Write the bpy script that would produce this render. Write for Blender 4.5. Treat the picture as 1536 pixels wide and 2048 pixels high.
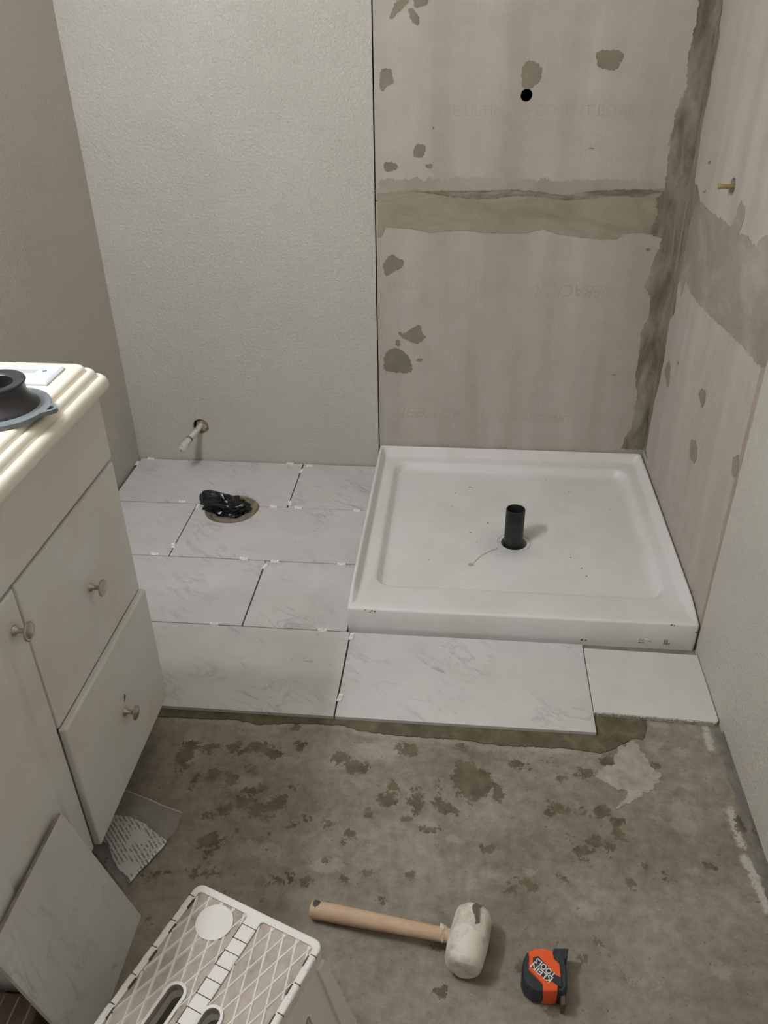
import bpy, bmesh, math, random
import numpy as np
from mathutils import Vector, Matrix, noise
from mathutils.geometry import tessellate_polygon
for o in list(bpy.data.objects): bpy.data.objects.remove(o)
random.seed(7)
SC = bpy.context.scene
COL = SC.collection

# ---------------------------------------------------------------- camera
cam = bpy.data.cameras.new('camera'); CAM = bpy.data.objects.new('camera', cam); COL.objects.link(CAM)
CAM.location = (-0.6409, -2.6148, 1.4619)
CAM.rotation_euler = (1.01104, 0.01188, 0.09387)
cam.sensor_fit = 'VERTICAL'; cam.sensor_height = 24.0; cam.lens = 1649.3 * 24.0 / 2048.0
cam.clip_start = 0.02
SC.camera = CAM
# ---------------------------------------------------------------- world, light, exposure
wd = bpy.data.worlds.new('world'); SC.world = wd; wd.use_nodes = True
wd.node_tree.nodes['Background'].inputs[0].default_value = (0.02, 0.02, 0.02, 1)
SC.view_settings.view_transform = 'Standard'; SC.view_settings.look = 'None'
SC.view_settings.gamma = 1.0; SC.view_settings.use_curve_mapping = False
SC.view_settings.exposure = 0.2
def point(name, loc, power, col, rad):
    l = bpy.data.lights.new(name, 'POINT'); l.energy = power; l.color = col; l.shadow_soft_size = rad
    o = bpy.data.objects.new(name, l); o.location = loc; COL.objects.link(o)
VC = (0.93, 0.965, 1.06)
for k, ly in enumerate((-1.46, -1.66, -1.86)):        # the vanity light bar, above the frame on the left wall
    point('vanity_bulb', (-1.74, ly, 1.95), 13.5, VC, 0.04)

# ---------------------------------------------------------------- helpers
def lin(h):
    h = h.lstrip('#'); r = []
    for i in (0, 2, 4):
        c = int(h[i:i+2], 16) / 255.0
        r.append(c / 12.92 if c <= 0.04045 else ((c + 0.055) / 1.055) ** 2.4)
    return (*r, 1.0)
class NT:
    def __init__(s, name):
        s.m = bpy.data.materials.new(name); s.m.use_nodes = True; s.t = s.m.node_tree
        s.b = s.t.nodes['Principled BSDF']; s.tc = None
    def n(s, ty, **kw):
        x = s.t.nodes.new(ty)
        for k, v in kw.items(): setattr(x, k, v)
        return x
    def l(s, a, b): s.t.links.new(a, b)
    def coord(s, scale=(1, 1, 1), rot=(0, 0, 0), rnd=False):
        tc = s.n('ShaderNodeTexCoord'); mp = s.n('ShaderNodeMapping')
        mp.inputs['Scale'].default_value = scale; mp.inputs['Rotation'].default_value = rot
        s.l(tc.outputs['Object'], mp.inputs['Vector'])
        if rnd:
            oi = s.n('ShaderNodeObjectInfo'); mu = s.n('ShaderNodeMath', operation='MULTIPLY'); mu.inputs[1].default_value = 37.0
            s.l(oi.outputs['Random'], mu.inputs[0])
            cb = s.n('ShaderNodeCombineXYZ'); s.l(mu.outputs[0], cb.inputs[0]); s.l(mu.outputs[0], cb.inputs[2])
            s.l(cb.outputs[0], mp.inputs['Location'])
        return mp.outputs[0]
    def noise(s, vec, scale, detail=4, rough=0.55, dist=0.0):
        x = s.n('ShaderNodeTexNoise'); x.inputs['Scale'].default_value = scale; x.inputs['Detail'].default_value = detail
        x.inputs['Roughness'].default_value = rough; x.inputs['Distortion'].default_value = dist
        s.l(vec, x.inputs['Vector']); return x.outputs['Fac']
    def ramp(s, fac, stops):
        x = s.n('ShaderNodeValToRGB'); e = x.color_ramp.elements
        while len(e) < len(stops): e.new(0.5)
        for i, (p, c) in enumerate(stops):
            e[i].position = p; e[i].color = c if isinstance(c, tuple) else (c, c, c, 1)
        s.l(fac, x.inputs[0]); return x.outputs[0]
    def mix(s, fac, a, b, mode='MIX'):
        x = s.n('ShaderNodeMix', data_type='RGBA', blend_type=mode)
        for k, v in ((0, fac), (6, a), (7, b)):
            if hasattr(v, 'is_output'): s.l(v, x.inputs[k])
            else: x.inputs[k].default_value = v
        return x.outputs[2]
    def math(s, op, a, b=0.0, clamp=False):
        x = s.n('ShaderNodeMath', operation=op); x.use_clamp = clamp
        for k, v in ((0, a), (1, b)):
            if hasattr(v, 'is_output'): s.l(v, x.inputs[k])
            else: x.inputs[k].default_value = v
        return x.outputs[0]
    def bump(s, h, strength=0.3, dist=0.002):
        x = s.n('ShaderNodeBump'); x.inputs['Strength'].default_value = strength; x.inputs['Distance'].default_value = dist
        s.l(h, x.inputs['Height']); s.l(x.outputs[0], s.b.inputs['Normal'])
    def out(s, col, rough=0.5, metal=0.0, spec=0.5):
        if hasattr(col, 'is_output'): s.l(col, s.b.inputs['Base Color'])
        else: s.b.inputs['Base Color'].default_value = col
        if hasattr(rough, 'is_output'): s.l(rough, s.b.inputs['Roughness'])
        else: s.b.inputs['Roughness'].default_value = rough
        s.b.inputs['Metallic'].default_value = metal
        s.b.inputs['Specular IOR Level'].default_value = spec
        return s.m
def mottled(name, c1, c2, scale=12, rough=0.6, metal=0.0, bump=0.0, bscale=200, spec=0.5, stretch=(1, 1, 1), lo=0.35, hi=0.65, rnd=False):
    t = NT(name); v = t.coord(stretch, rnd=rnd)
    col = t.ramp(t.noise(v, scale), [(lo, lin(c1)), (hi, lin(c2))])
    if bump: t.bump(t.noise(v, bscale, 3), bump, 0.001)
    return t.out(col, rough, metal, spec)

# ---- materials
def m_drywall():
    t = NT('orange_peel_drywall'); v = t.coord()
    col = t.ramp(t.noise(v, 3, 3), [(0.3, lin('#c6c1b5')), (0.7, lin('#cdc8bd'))])
    n1 = t.noise(v, 120, 3, 0.6, 0.4); n2 = t.noise(v, 45, 2)
    h = t.math('ADD', t.ramp(n1, [(0.42, 0.0), (0.62, 1.0)]), n2)
    t.bump(h, 0.6, 0.0022); return t.out(col, 0.5, 0, 0.4)
def m_cement(rotw=False):
    t = NT('fibre_cement_board'); v = t.coord()
    st = t.n('ShaderNodeMapping'); st.inputs['Scale'].default_value = (9, 9, 0.7); t.l(v, st.inputs['Vector'])
    base = t.ramp(t.noise(st.outputs[0], 1.0, 4, 0.5), [(0.3, lin('#b5ada1')), (0.5, lin('#bfb8ae')), (0.72, lin('#c8c2b8'))])
    mott = t.ramp(t.noise(v, 14, 5, 0.65), [(0.3, lin('#d8d2c8')), (0.7, lin('#ffffff'))])
    col = t.mix(0.35, base, mott, 'MULTIPLY')
    def grid(axis):
        sx = t.n('ShaderNodeSeparateXYZ'); t.l(v, sx.inputs[0])
        f = t.math('FRACT', t.math('MULTIPLY', sx.outputs[axis], 78.0))
        return t.math('LESS_THAN', f, 0.16)
    g = t.math('MAXIMUM', grid(2), t.math('MAXIMUM', grid(0), 0.0) if not rotw else grid(1))
    g = t.math('MULTIPLY', g, t.ramp(t.noise(v, 9, 2), [(0.4, 0.0), (0.65, 0.5)]))
    col = t.mix(t.math('MULTIPLY', g, 0.4), col, lin('#9c9488'))
    t.bump(t.math('ADD', t.noise(v, 260, 3), t.math('MULTIPLY', g, -0.8)), 0.15, 0.001)
    return t.out(col, 0.85, 0, 0.2)
def m_mortar(name='dried_mortar', a='#7d796c', b='#97938a', c='#a7a49c', sc=(14, 14, 14)):
    t = NT(name); v = t.coord(sc)
    f = t.noise(v, 1.0, 6, 0.62, 0.5)
    col = t.ramp(f, [(0.33, lin(a)), (0.5, lin(b)), (0.68, lin(c))])
    t.bump(t.math('ADD', t.noise(v, 3.0, 5), t.noise(v, 9.0, 3)), 0.35, 0.003)
    return t.out(col, 0.8, 0, 0.25)
def m_marble():
    t = NT('marble_look_tile'); v = t.coord((1, 1, 1), (0, 0, 0.6), rnd=True)
    st = t.n('ShaderNodeMapping'); st.inputs['Scale'].default_value = (3.2, 10, 4); t.l(v, st.inputs['Vector'])
    n1 = t.noise(st.outputs[0], 1.5, 7, 0.6, 1.1)
    vein = t.ramp(n1, [(0.465, 0.0), (0.5, 1.0), (0.53, 0.0)])
    gate = t.ramp(t.noise(v, 5.5, 3), [(0.45, 0.0), (0.66, 1.0)])
    vein = t.math('MULTIPLY', vein, gate)
    st2 = t.n('ShaderNodeMapping'); st2.inputs['Scale'].default_value = (9, 34, 9); t.l(v, st2.inputs['Vector'])
    v2 = t.math('MULTIPLY', t.ramp(t.noise(st2.outputs[0], 1.2, 5, 0.6, 1.4), [(0.62, 0.0), (0.7, 1.0)]), t.ramp(t.noise(v, 13, 2), [(0.48, 0.0), (0.62, 1.0)]))
    cloud = t.ramp(t.noise(v, 6, 5, 0.6), [(0.3, lin('#c9c8c5')), (0.6, lin('#d3d2cf'))])
    col = t.mix(t.math('MULTIPLY', vein, 0.46), cloud, lin('#8b8a8c'))
    col = t.mix(t.math('MULTIPLY', v2, 0.62), col, lin('#85858a'))
    return t.out(col, 0.22, 0, 0.5)
def m_floor():
    t = NT('bare_concrete'); v = t.coord()
    big = t.ramp(t.noise(v, 5, 6, 0.62), [(0.3, lin('#7f7767')), (0.5, lin('#91897b')), (0.72, lin('#a29b8e'))])
    fine = t.ramp(t.noise(v, 40, 5, 0.7), [(0.32, lin('#b9b5ad')), (0.62, lin('#ffffff'))])
    col = t.mix(0.5, big, fine, 'MULTIPLY')
    wob = t.noise(v, 110, 5, 0.65, 0.6)
    wob2 = t.noise(v, 34, 4, 0.6, 0.3)
    def mask(attr, amp, amp2, lo, hi):
        at = t.n('ShaderNodeAttribute', attribute_name=attr)
        d = t.math('ADD', at.outputs['Fac'], t.math('MULTIPLY', t.math('SUBTRACT', wob, 0.5), amp))
        d = t.math('ADD', d, t.math('MULTIPLY', t.math('SUBTRACT', wob2, 0.5), amp2))
        mr = t.n('ShaderNodeMapRange'); mr.inputs[1].default_value = lo; mr.inputs[2].default_value = hi
        t.l(d, mr.inputs[0]); return mr.outputs[0]
    pale = mask('pale', 0.035, 0.03, -0.004, 0.004)
    col = t.mix(t.math('MULTIPLY', pale, 0.32), col, lin('#b4b0a4'))
    ch = mask('chalk', 0.03, 0.014, -0.004, 0.004)
    col = t.mix(t.math('MULTIPLY', ch, 0.75), col, lin('#c9c6bc'))
    # fine pits and crumbs
    sp = t.ramp(t.noise(v, 62, 3, 0.7), [(0.655, 0.0), (0.69, 1.0)])
    col = t.mix(t.math('MULTIPLY', sp, 0.75), col, lin('#5f584a'))
    sp2 = t.ramp(t.noise(v, 85, 3, 0.6), [(0.68, 0.0), (0.72, 1.0)])
    col = t.mix(t.math('MULTIPLY', sp2, 0.35), col, lin('#b5afa2'))
    dk = mask('dark', 0.045, 0.055, -0.002, 0.0015)
    tone = t.ramp(t.noise(v, 23, 3), [(0.35, lin('#524a38')), (0.6, lin('#6e624d'))])
    col = t.mix(t.math('MULTIPLY', dk, 0.88), col, tone)
    t.bump(t.math('ADD', t.noise(v, 130, 5, 0.7), t.math('MULTIPLY', dk, -0.6)), 0.3, 0.0012)
    return t.out(col, t.ramp(t.noise(v, 7, 3), [(0.3, 0.5), (0.7, 0.75)]), 0, 0.3)
def m_paper():
    t = NT('printed_paper'); v = t.coord()
    wv = t.n('ShaderNodeTexWave', wave_type='BANDS', bands_direction='X'); wv.inputs['Scale'].default_value = 42; wv.inputs['Distortion'].default_value = 1.0; wv.inputs['Detail'].default_value = 1; wv.inputs['Detail Scale'].default_value = 0.25
    mp = t.n('ShaderNodeMapping'); mp.inputs['Rotation'].default_value = (0, 0, PAPER_ROT); t.l(v, mp.inputs['Vector']); t.l(mp.outputs[0], wv.inputs['Vector'])
    words = t.n('ShaderNodeMapping'); words.inputs['Scale'].default_value = (260, 110, 100); t.l(mp.outputs[0], words.inputs['Vector'])
    ink = t.math('MULTIPLY', t.ramp(wv.outputs['Fac'], [(0.55, 0.0), (0.7, 1.0)]), t.ramp(t.noise(words.outputs[0], 1.0, 2), [(0.42, 0.0), (0.5, 1.0)]))
    ink = t.math('MULTIPLY', ink, t.ramp(t.noise(v, 28, 1), [(0.42, 0.0), (0.47, 1.0)]))
    return t.out(t.mix(t.math('MULTIPLY', ink, 0.8), lin('#e6e5e0'), lin('#3a3834')), 0.7, 0, 0.3)
def m_clear():
    m = bpy.data.materials.new('clear_film'); m.use_nodes = True; t = m.node_tree; t.nodes.clear()
    o = t.nodes.new('ShaderNodeOutputMaterial'); mx = t.nodes.new('ShaderNodeMixShader'); mx.inputs[0].default_value = 0.15
    a = t.nodes.new('ShaderNodeBsdfTransparent'); a.inputs[0].default_value = (1, 1, 1, 1)
    b = t.nodes.new('ShaderNodeBsdfPrincipled'); b.inputs['Base Color'].default_value = lin('#c9c4c6'); b.inputs['Roughness'].default_value = 0.28
    t.links.new(a.outputs[0], mx.inputs[1]); t.links.new(b.outputs[0], mx.inputs[2]); t.links.new(mx.outputs[0], o.inputs[0]); return m
def m_pan():
    t = NT('white_acrylic'); v = t.coord()
    col = t.ramp(t.noise(v, 5, 5, 0.6), [(0.36, lin('#e4e2dc')), (0.58, lin('#eaeae8'))])
    return t.out(col, 0.24, 0, 0.5)
def m_wood():
    t = NT('beech_handle'); v = t.coord((14, 70, 70))
    col = t.ramp(t.noise(v, 1, 5, 0.6, 0.4), [(0.3, lin('#c0a082')), (0.65, lin('#d2b699'))])
    w = t.coord((1, 1, 1)); dirt = t.ramp(t.noise(w, 34, 4, 0.7), [(0.55, 0.0), (0.68, 0.55)])
    return t.out(t.mix(dirt, col, lin('#b9a58f')), 0.6, 0, 0.3)
def m_vanity():
    t = NT('off_white_laminate'); v = t.coord()
    col = t.ramp(t.noise(v, 4.5, 5, 0.6), [(0.32, lin('#d8d4cb')), (0.55, lin('#e1dfda')), (0.7, lin('#e5e4e1'))])
    return t.out(col, 0.5, 0, 0.35)
def m_dirty(name, base, dirt, sc=28, lo=0.6, hi=0.72, amt=0.7, rough=0.45, bump=0.0):
    t = NT(name); v = t.coord(rnd=False)
    d = t.ramp(t.noise(v, sc, 6, 0.68), [(lo, 0.0), (hi, amt)])
    if bump: t.bump(t.noise(v, sc * 3, 4), bump, 0.002)
    return t.out(t.mix(d, lin(base), lin(dirt)), rough, 0, 0.4)
# ---- measured outlines (metres: wall x,z / wall y,z / floor x,y)
BACK_PATCHES = [[(-0.8668, 1.4058), (-0.873, 1.4139), (-0.8635, 1.435), (-0.851, 1.448), (-0.8325, 1.4635), (-0.8171, 1.4607), (-0.8232, 1.4398), (-0.8449, 1.4269), (-0.8605, 1.4085)], [(-0.8232, 1.4293), (-0.8108, 1.4318), (-0.7921, 1.4131), (-0.7907, 1.3998), (-0.798, 1.388), (-0.8125, 1.4016)], [(-0.811, 1.458), (-0.7638, 1.4626), (-0.7695, 1.4393), (-0.7923, 1.4316), (-0.8077, 1.4344)], [(-0.9033, 1.2651), (-0.8934, 1.285), (-0.8676, 1.2905), (-0.8678, 1.265), (-0.8614, 1.2506), (-0.8809, 1.2449), (-0.8941, 1.2259), (-0.9049, 1.245)], [(-0.5055, 1.3023), (-0.4608, 1.3031), (-0.4465, 1.2685), (-0.4561, 1.2489), (-0.4769, 1.2336), (-0.5005, 1.236)], [(-0.3076, 1.3273), (-0.252, 1.3307), (-0.2365, 1.3197), (-0.2353, 1.2979), (-0.2545, 1.2815), (-0.2946, 1.2817), (-0.3031, 1.301)], [(-0.802, 1.0917), (-0.7699, 1.0899), (-0.7714, 1.0558), (-0.8051, 1.0558)], [(-0.8931, 1.0429), (-0.8727, 1.0417), (-0.851, 1.0355), (-0.8524, 1.0209), (-0.8695, 1.0209), (-0.8901, 1.0112)], [(-0.7725, 1.032), (-0.7577, 1.0383), (-0.7442, 1.034), (-0.7508, 1.0276)], [(-0.2976, 1.0828), (-0.2842, 1.084), (-0.2836, 1.0791), (-0.2945, 1.0785)], [(-0.7514, 1.1326), (-0.7489, 1.1386), (-0.7456, 1.138), (-0.7481, 1.1314)], [(-0.8982, 0.741), (-0.8893, 0.7589), (-0.869, 0.7734), (-0.8533, 0.7594), (-0.8317, 0.7561), (-0.8331, 0.7311), (-0.8643, 0.7235), (-0.8863, 0.7014), (-0.8956, 0.7158)], [(-0.8541, 0.5212), (-0.8315, 0.5099), (-0.8052, 0.5339), (-0.7776, 0.5484), (-0.7727, 0.5152), (-0.7545, 0.5038), (-0.7747, 0.4916), (-0.7897, 0.4754), (-0.8163, 0.4906), (-0.839, 0.498)], [(-0.9006, 0.4286), (-0.8888, 0.4531), (-0.8581, 0.4658), (-0.8276, 0.4506), (-0.8122, 0.4308), (-0.802, 0.3904), (-0.8119, 0.3754), (-0.8623, 0.3789), (-0.9011, 0.3796)], [(-0.793, 0.4216), (-0.7816, 0.43), (-0.7655, 0.4256), (-0.7776, 0.418)], [(-0.8618, 0.4896), (-0.8451, 0.4923), (-0.8436, 0.4718), (-0.8603, 0.473)], [(-0.0959, 0.7969), (-0.0887, 0.8031), (-0.0784, 0.7978), (-0.0896, 0.7908)], [(-0.1444, 0.3902), (-0.1284, 0.3922), (-0.129, 0.3857), (-0.1406, 0.3838)]]
BACK_BAND = [(-0.9136, 0.9528), (-0.8665, 0.9583), (-0.8045, 0.9652), (-0.6608, 0.9622), (-0.5525, 0.9654), (-0.4583, 0.9653), (-0.3566, 0.9512), (-0.2587, 0.9665), (-0.1277, 0.9705), (-0.05, 0.9741), (-0.0175, 0.8211), (-0.053, 0.8328), (-0.1089, 0.8469), (-0.169, 0.8429), (-0.1835, 0.8259), (-0.2893, 0.8282), (-0.3519, 0.8376), (-0.4082, 0.8539), (-0.4484, 0.8434), (-0.5449, 0.841), (-0.6005, 0.8404), (-0.6565, 0.848), (-0.7263, 0.8439), (-0.7402, 0.8404), (-0.8107, 0.8499), (-0.853, 0.8529), (-0.8918, 0.8559), (-0.8971, 0.8318), (-0.9143, 0.8233)]
BACK_RIDGE = [(-0.8182, 0.9612), (-0.6608, 0.9622), (-0.5525, 0.9654), (-0.4583, 0.9653), (-0.3566, 0.9512), (-0.2587, 0.9665), (-0.1277, 0.9705), (-0.0679, 0.9645), (-0.1246, 0.9501), (-0.204, 0.9522), (-0.2826, 0.9452), (-0.3485, 0.937), (-0.4166, 0.9482), (-0.4975, 0.9502), (-0.5782, 0.9406), (-0.6464, 0.9428), (-0.7288, 0.9507)]
CORNER_BACK = [(-0.0606, 1.4517), (-0.054, 1.4004), (-0.0563, 1.3479), (-0.0605, 1.305), (-0.0517, 1.2387), (-0.0621, 1.2106), (-0.0685, 1.1763), (-0.0732, 1.1119), (-0.0726, 1.0516), (-0.0657, 0.9708), (-0.0877, 0.9452), (-0.0759, 0.9001), (-0.0942, 0.8604), (-0.1089, 0.8469), (-0.0527, 0.8308), (-0.0506, 0.8266), (-0.0637, 0.7733), (-0.0804, 0.6818), (-0.0575, 0.6461), (-0.053, 0.5949), (-0.0687, 0.5345), (-0.0632, 0.4496), (-0.0648, 0.3859), (-0.0478, 0.3211), (-0.0493, 0.2028), (-0.0687, 0.1497), (-0.0753, 0.114), (-0.0008, 0.114), (-0.0008, 1.4517)]
CORNER_RIGHT = [(-0.0008, 1.491), (-0.0184, 1.491), (-0.0184, 1.441), (-0.0322, 1.4102), (-0.0283, 1.3821), (-0.0533, 1.3564), (-0.0465, 1.3122), (-0.038, 1.2737), (-0.048, 1.2217), (-0.0331, 1.1732), (-0.0349, 1.129), (-0.0459, 1.0838), (-0.0592, 0.9958), (-0.0947, 0.9991), (-0.1334, 0.9709), (-0.0927, 0.9094), (-0.1061, 0.7378), (-0.0742, 0.7137), (-0.0971, 0.6347), (-0.0501, 0.5917), (-0.0625, 0.5328), (-0.0698, 0.4789), (-0.0614, 0.371), (-0.0418, 0.3199), (-0.0481, 0.3977), (-0.0448, 0.3106), (-0.0408, 0.2368), (-0.0426, 0.1867), (-0.0444, 0.1357), (-0.0855, 0.1227), (-0.0008, 0.1227)]
RIGHT_BAND = [(-0.025, 0.9896), (-0.1013, 1.0003), (-0.157, 0.9692), (-0.2788, 0.9661), (-0.3893, 0.9721), (-0.4809, 0.9753), (-0.5131, 1.044), (-0.5574, 1.034), (-0.5648, 1.0057), (-0.5481, 0.974), (-0.6108, 0.9863), (-0.6547, 0.9809), (-0.6857, 0.978), (-0.6986, 0.997), (-0.7238, 1.011), (-0.7436, 1.0183), (-0.7867, 1.0188), (-0.9542, 0.8261), (-0.9187, 0.796), (-0.887, 0.7763), (-0.7722, 0.7721), (-0.6632, 0.764), (-0.5092, 0.7498), (-0.357, 0.7383), (-0.2224, 0.737), (-0.1599, 0.7535), (-0.1522, 0.7334), (-0.1339, 0.6951), (-0.1061, 0.7378), (-0.0005, 0.8362)]
RIGHT_PATCHES = [[(-0.1143, 0.4662), (-0.1265, 0.4936), (-0.1604, 0.4898), (-0.1774, 0.4621), (-0.1801, 0.4182), (-0.1366, 0.435), (-0.1092, 0.4439)], [(-0.4898, 0.5401), (-0.5147, 0.5633), (-0.545, 0.5783), (-0.5584, 0.5662), (-0.5557, 0.5347), (-0.5416, 0.5247), (-0.52, 0.5359)], [(-0.5113, 0.4046), (-0.5315, 0.4252), (-0.5656, 0.4325), (-0.5921, 0.4051), (-0.5919, 0.3796), (-0.5508, 0.3689), (-0.5255, 0.3742)], [(-0.8543, 0.5393), (-0.8722, 0.558), (-0.8883, 0.5635), (-0.9028, 0.5361), (-0.8937, 0.5071), (-0.8687, 0.505), (-0.8546, 0.5174)], [(-0.2273, 0.5273), (-0.2455, 0.5364), (-0.2509, 0.5301), (-0.2348, 0.5236)], [(-0.1648, 1.0711), (-0.1868, 1.0776), (-0.1874, 1.0686), (-0.1717, 1.0661)], [(-0.1676, 1.0), (-0.1941, 1.0057), (-0.1856, 0.9955), (-0.1677, 0.993)]]
DARK_SPOTS = [(-1.229, -1.37, 0.0178, 0.0315), (-1.224, -1.332, 0.0136, 0.0119), (-1.126, -1.335, 0.0126, 0.0129), (-1.104, -1.345, 0.0081, 0.0081), (-1.067, -1.327, 0.0225, 0.0117), (-1.027, -1.353, 0.0098, 0.0125), (-0.972, -1.32, 0.0081, 0.0105), (-0.996, -1.266, 0.0083, 0.0092), (-1.151, -1.413, 0.0131, 0.0153), (-1.114, -1.427, 0.0151, 0.0129), (-1.07, -1.398, 0.0096, 0.0077), (-1.063, -1.451, 0.0094, 0.0073), (-1.034, -1.438, 0.0064, 0.0053), (-1.098, -1.498, 0.0117, 0.0101), (-1.067, -1.485, 0.0189, 0.0111), (-1.033, -1.495, 0.0158, 0.0174), (-0.998, -1.482, 0.0159, 0.0151), (-1.111, -1.583, 0.0168, 0.013), (-1.087, -1.576, 0.006, 0.007), (-1.136, -1.521, 0.0074, 0.005), (-0.869, -1.345, 0.0177, 0.014), (-0.842, -1.366, 0.0219, 0.0165), (-0.728, -1.308, 0.0201, 0.0126), (-0.758, -1.446, 0.0147, 0.0176), (-0.752, -1.415, 0.0106, 0.0078), (-0.697, -1.449, 0.0146, 0.01), (-0.699, -1.421, 0.0076, 0.0072), (-0.794, -1.487, 0.0066, 0.0059), (-0.828, -1.543, 0.0072, 0.0065), (-0.838, -1.56, 0.0056, 0.0055), (-0.903, -1.65, 0.005, 0.0067), (-0.931, -1.653, 0.0054, 0.0034), (-0.956, -1.526, 0.0061, 0.0043), (-0.933, -1.513, 0.0057, 0.0044), (-0.881, -1.519, 0.009, 0.0067), (-0.861, -1.512, 0.0082, 0.0039), (-1.013, -1.52, 0.0041, 0.0039), (-1.113, -1.61, 0.004, 0.0036), (-1.122, -1.651, 0.0039, 0.0061), (-1.097, -1.653, 0.0135, 0.0043), (-1.208, -1.665, 0.0054, 0.0044), (-1.19, -1.661, 0.0097, 0.0035), (-1.177, -1.335, 0.0072, 0.0041), (-1.176, -1.354, 0.0036, 0.0035), (-1.189, -1.427, 0.0052, 0.0098), (-0.973, -1.433, 0.0068, 0.0053), (-1.063, -1.555, 0.004, 0.0038), (-0.999, -1.557, 0.0032, 0.0038), (-0.784, -1.626, 0.0038, 0.0034), (-0.702, -1.627, 0.0057, 0.0042), (-0.87, -1.603, 0.0035, 0.004), (-0.989, -1.673, 0.0038, 0.0033), (-0.7, -1.471, 0.005, 0.0039), (-0.717, -1.493, 0.0041, 0.0039), (-1.144, -1.407, 0.0052, 0.0055), (-1.094, -1.336, 0.0054, 0.0047), (-0.593, -1.373, 0.0258, 0.0318), (-0.563, -1.386, 0.0235, 0.0314), (-0.588, -1.42, 0.021, 0.0153), (-0.727, -1.311, 0.0178, 0.0114), (-0.697, -1.439, 0.0126, 0.0152), (-0.644, -1.457, 0.0145, 0.0124), (-0.614, -1.471, 0.009, 0.0059), (-0.523, -1.414, 0.0084, 0.0128), (-0.48, -1.33, 0.0131, 0.0078), (-0.403, -1.316, 0.0039, 0.0045), (-0.388, -1.363, 0.006, 0.0048), (-0.345, -1.344, 0.0086, 0.0109), (-0.324, -1.342, 0.0086, 0.0082), (-0.402, -1.437, 0.0145, 0.009), (-0.382, -1.443, 0.0082, 0.006), (-0.419, -1.456, 0.0049, 0.0049), (-0.344, -1.447, 0.0061, 0.006), (-0.363, -1.453, 0.0041, 0.004), (-0.305, -1.441, 0.0123, 0.0125), (-0.277, -1.47, 0.0105, 0.0116), (-0.28, -1.492, 0.01, 0.0076), (-0.331, -1.517, 0.0099, 0.0102), (-0.353, -1.539, 0.011, 0.0073), (-0.35, -1.565, 0.0054, 0.004), (-0.24, -1.565, 0.0046, 0.004), (-0.271, -1.605, 0.003, 0.0026), (-0.497, -1.635, 0.015, 0.0058), (-0.474, -1.625, 0.0151, 0.0075), (-0.399, -1.608, 0.0045, 0.0051), (-0.554, -1.554, 0.0098, 0.0063), (-0.607, -1.29, 0.0098, 0.007), (-0.714, -1.493, 0.0049, 0.0058), (-0.703, -1.628, 0.0053, 0.0042), (-0.654, -1.404, 0.0034, 0.0073), (-0.277, -1.302, 0.0131, 0.0142), (-0.245, -1.322, 0.0069, 0.0089), (-0.305, -1.533, 0.0031, 0.0046), (-0.674, -1.517, 0.0048, 0.0019), (-0.387, -1.51, 0.006, 0.0037), (-0.178, -1.311, 0.0052, 0.0057), (-0.302, -1.522, 0.0101, 0.0094), (-0.2, -1.581, 0.0078, 0.0067), (-0.109, -1.557, 0.0078, 0.0069), (-0.438, -1.854, 0.0102, 0.0082), (-0.637, -1.76, 0.0127, 0.0074), (-0.826, -1.646, 0.0078, 0.0064), (-0.348, -1.73, 0.0054, 0.0038), (-0.304, -1.789, 0.007, 0.0053), (-0.012, -1.462, 0.0082, 0.0177), (-0.634, -1.844, 0.0035, 0.0025), (-0.754, -1.681, 0.0048, 0.0041), (-0.387, -1.765, 0.0036, 0.0037), (-0.494, -1.788, 0.0044, 0.0071), (-1.181, -1.754, 0.0047, 0.0051), (-0.953, -1.656, 0.0098, 0.0054), (-0.019, -1.451, 0.0103, 0.0255)]
PALE_SPOTS = [(-0.171, -1.251, 0.0156, 0.0119), (-0.146, -1.183, 0.016, 0.0076), (-0.113, -1.266, 0.0176, 0.0118), (-0.064, -1.197, 0.0054, 0.0156), (-0.186, -1.406, 0.0058, 0.0181), (-0.196, -1.437, 0.0049, 0.0126), (-0.141, -1.422, 0.0143, 0.0203), (-0.141, -1.461, 0.0201, 0.0147), (-0.545, -1.608, 0.0096, 0.0076), (-0.583, -1.632, 0.0083, 0.0091), (-0.615, -1.534, 0.012, 0.0069), (-0.668, -1.503, 0.0122, 0.0086), (-0.466, -1.597, 0.0077, 0.006), (-0.153, -1.57, 0.0152, 0.0053), (-0.113, -1.364, 0.0126, 0.0043), (-0.549, -1.295, 0.02, 0.0029), (-0.368, -1.668, 0.0187, 0.0142), (-0.141, -1.766, 0.0114, 0.0119), (-0.858, -1.863, 0.0121, 0.0068), (-1.006, -1.594, 0.0405, 0.0116), (-0.79, -1.314, 0.0457, 0.0204), (-0.87, -1.616, 0.0298, 0.0133), (-1.088, -1.432, 0.044, 0.0164), (-1.225, -1.351, 0.0207, 0.0445)]
CHALK = [[(-0.038, -1.1835), (-0.0412, -1.246)], [(-0.0383, -1.4176), (-0.0395, -1.4999)], [(-0.0413, -1.5286), (-0.0338, -1.5612), (-0.027, -1.6389)]]
PLASTER = [(-0.3104, -1.3489), (-0.2901, -1.3227), (-0.2703, -1.3183), (-0.2595, -1.2867), (-0.25, -1.2745), (-0.2481, -1.2365), (-0.2351, -1.2324), (-0.236, -1.2589), (-0.2128, -1.2365), (-0.201, -1.2589), (-0.1852, -1.3057), (-0.1654, -1.3367), (-0.1882, -1.3704), (-0.2177, -1.3986), (-0.245, -1.4161), (-0.2804, -1.4365), (-0.2509, -1.4014), (-0.2444, -1.3855), (-0.2799, -1.3729), (-0.2954, -1.3636)]
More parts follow.
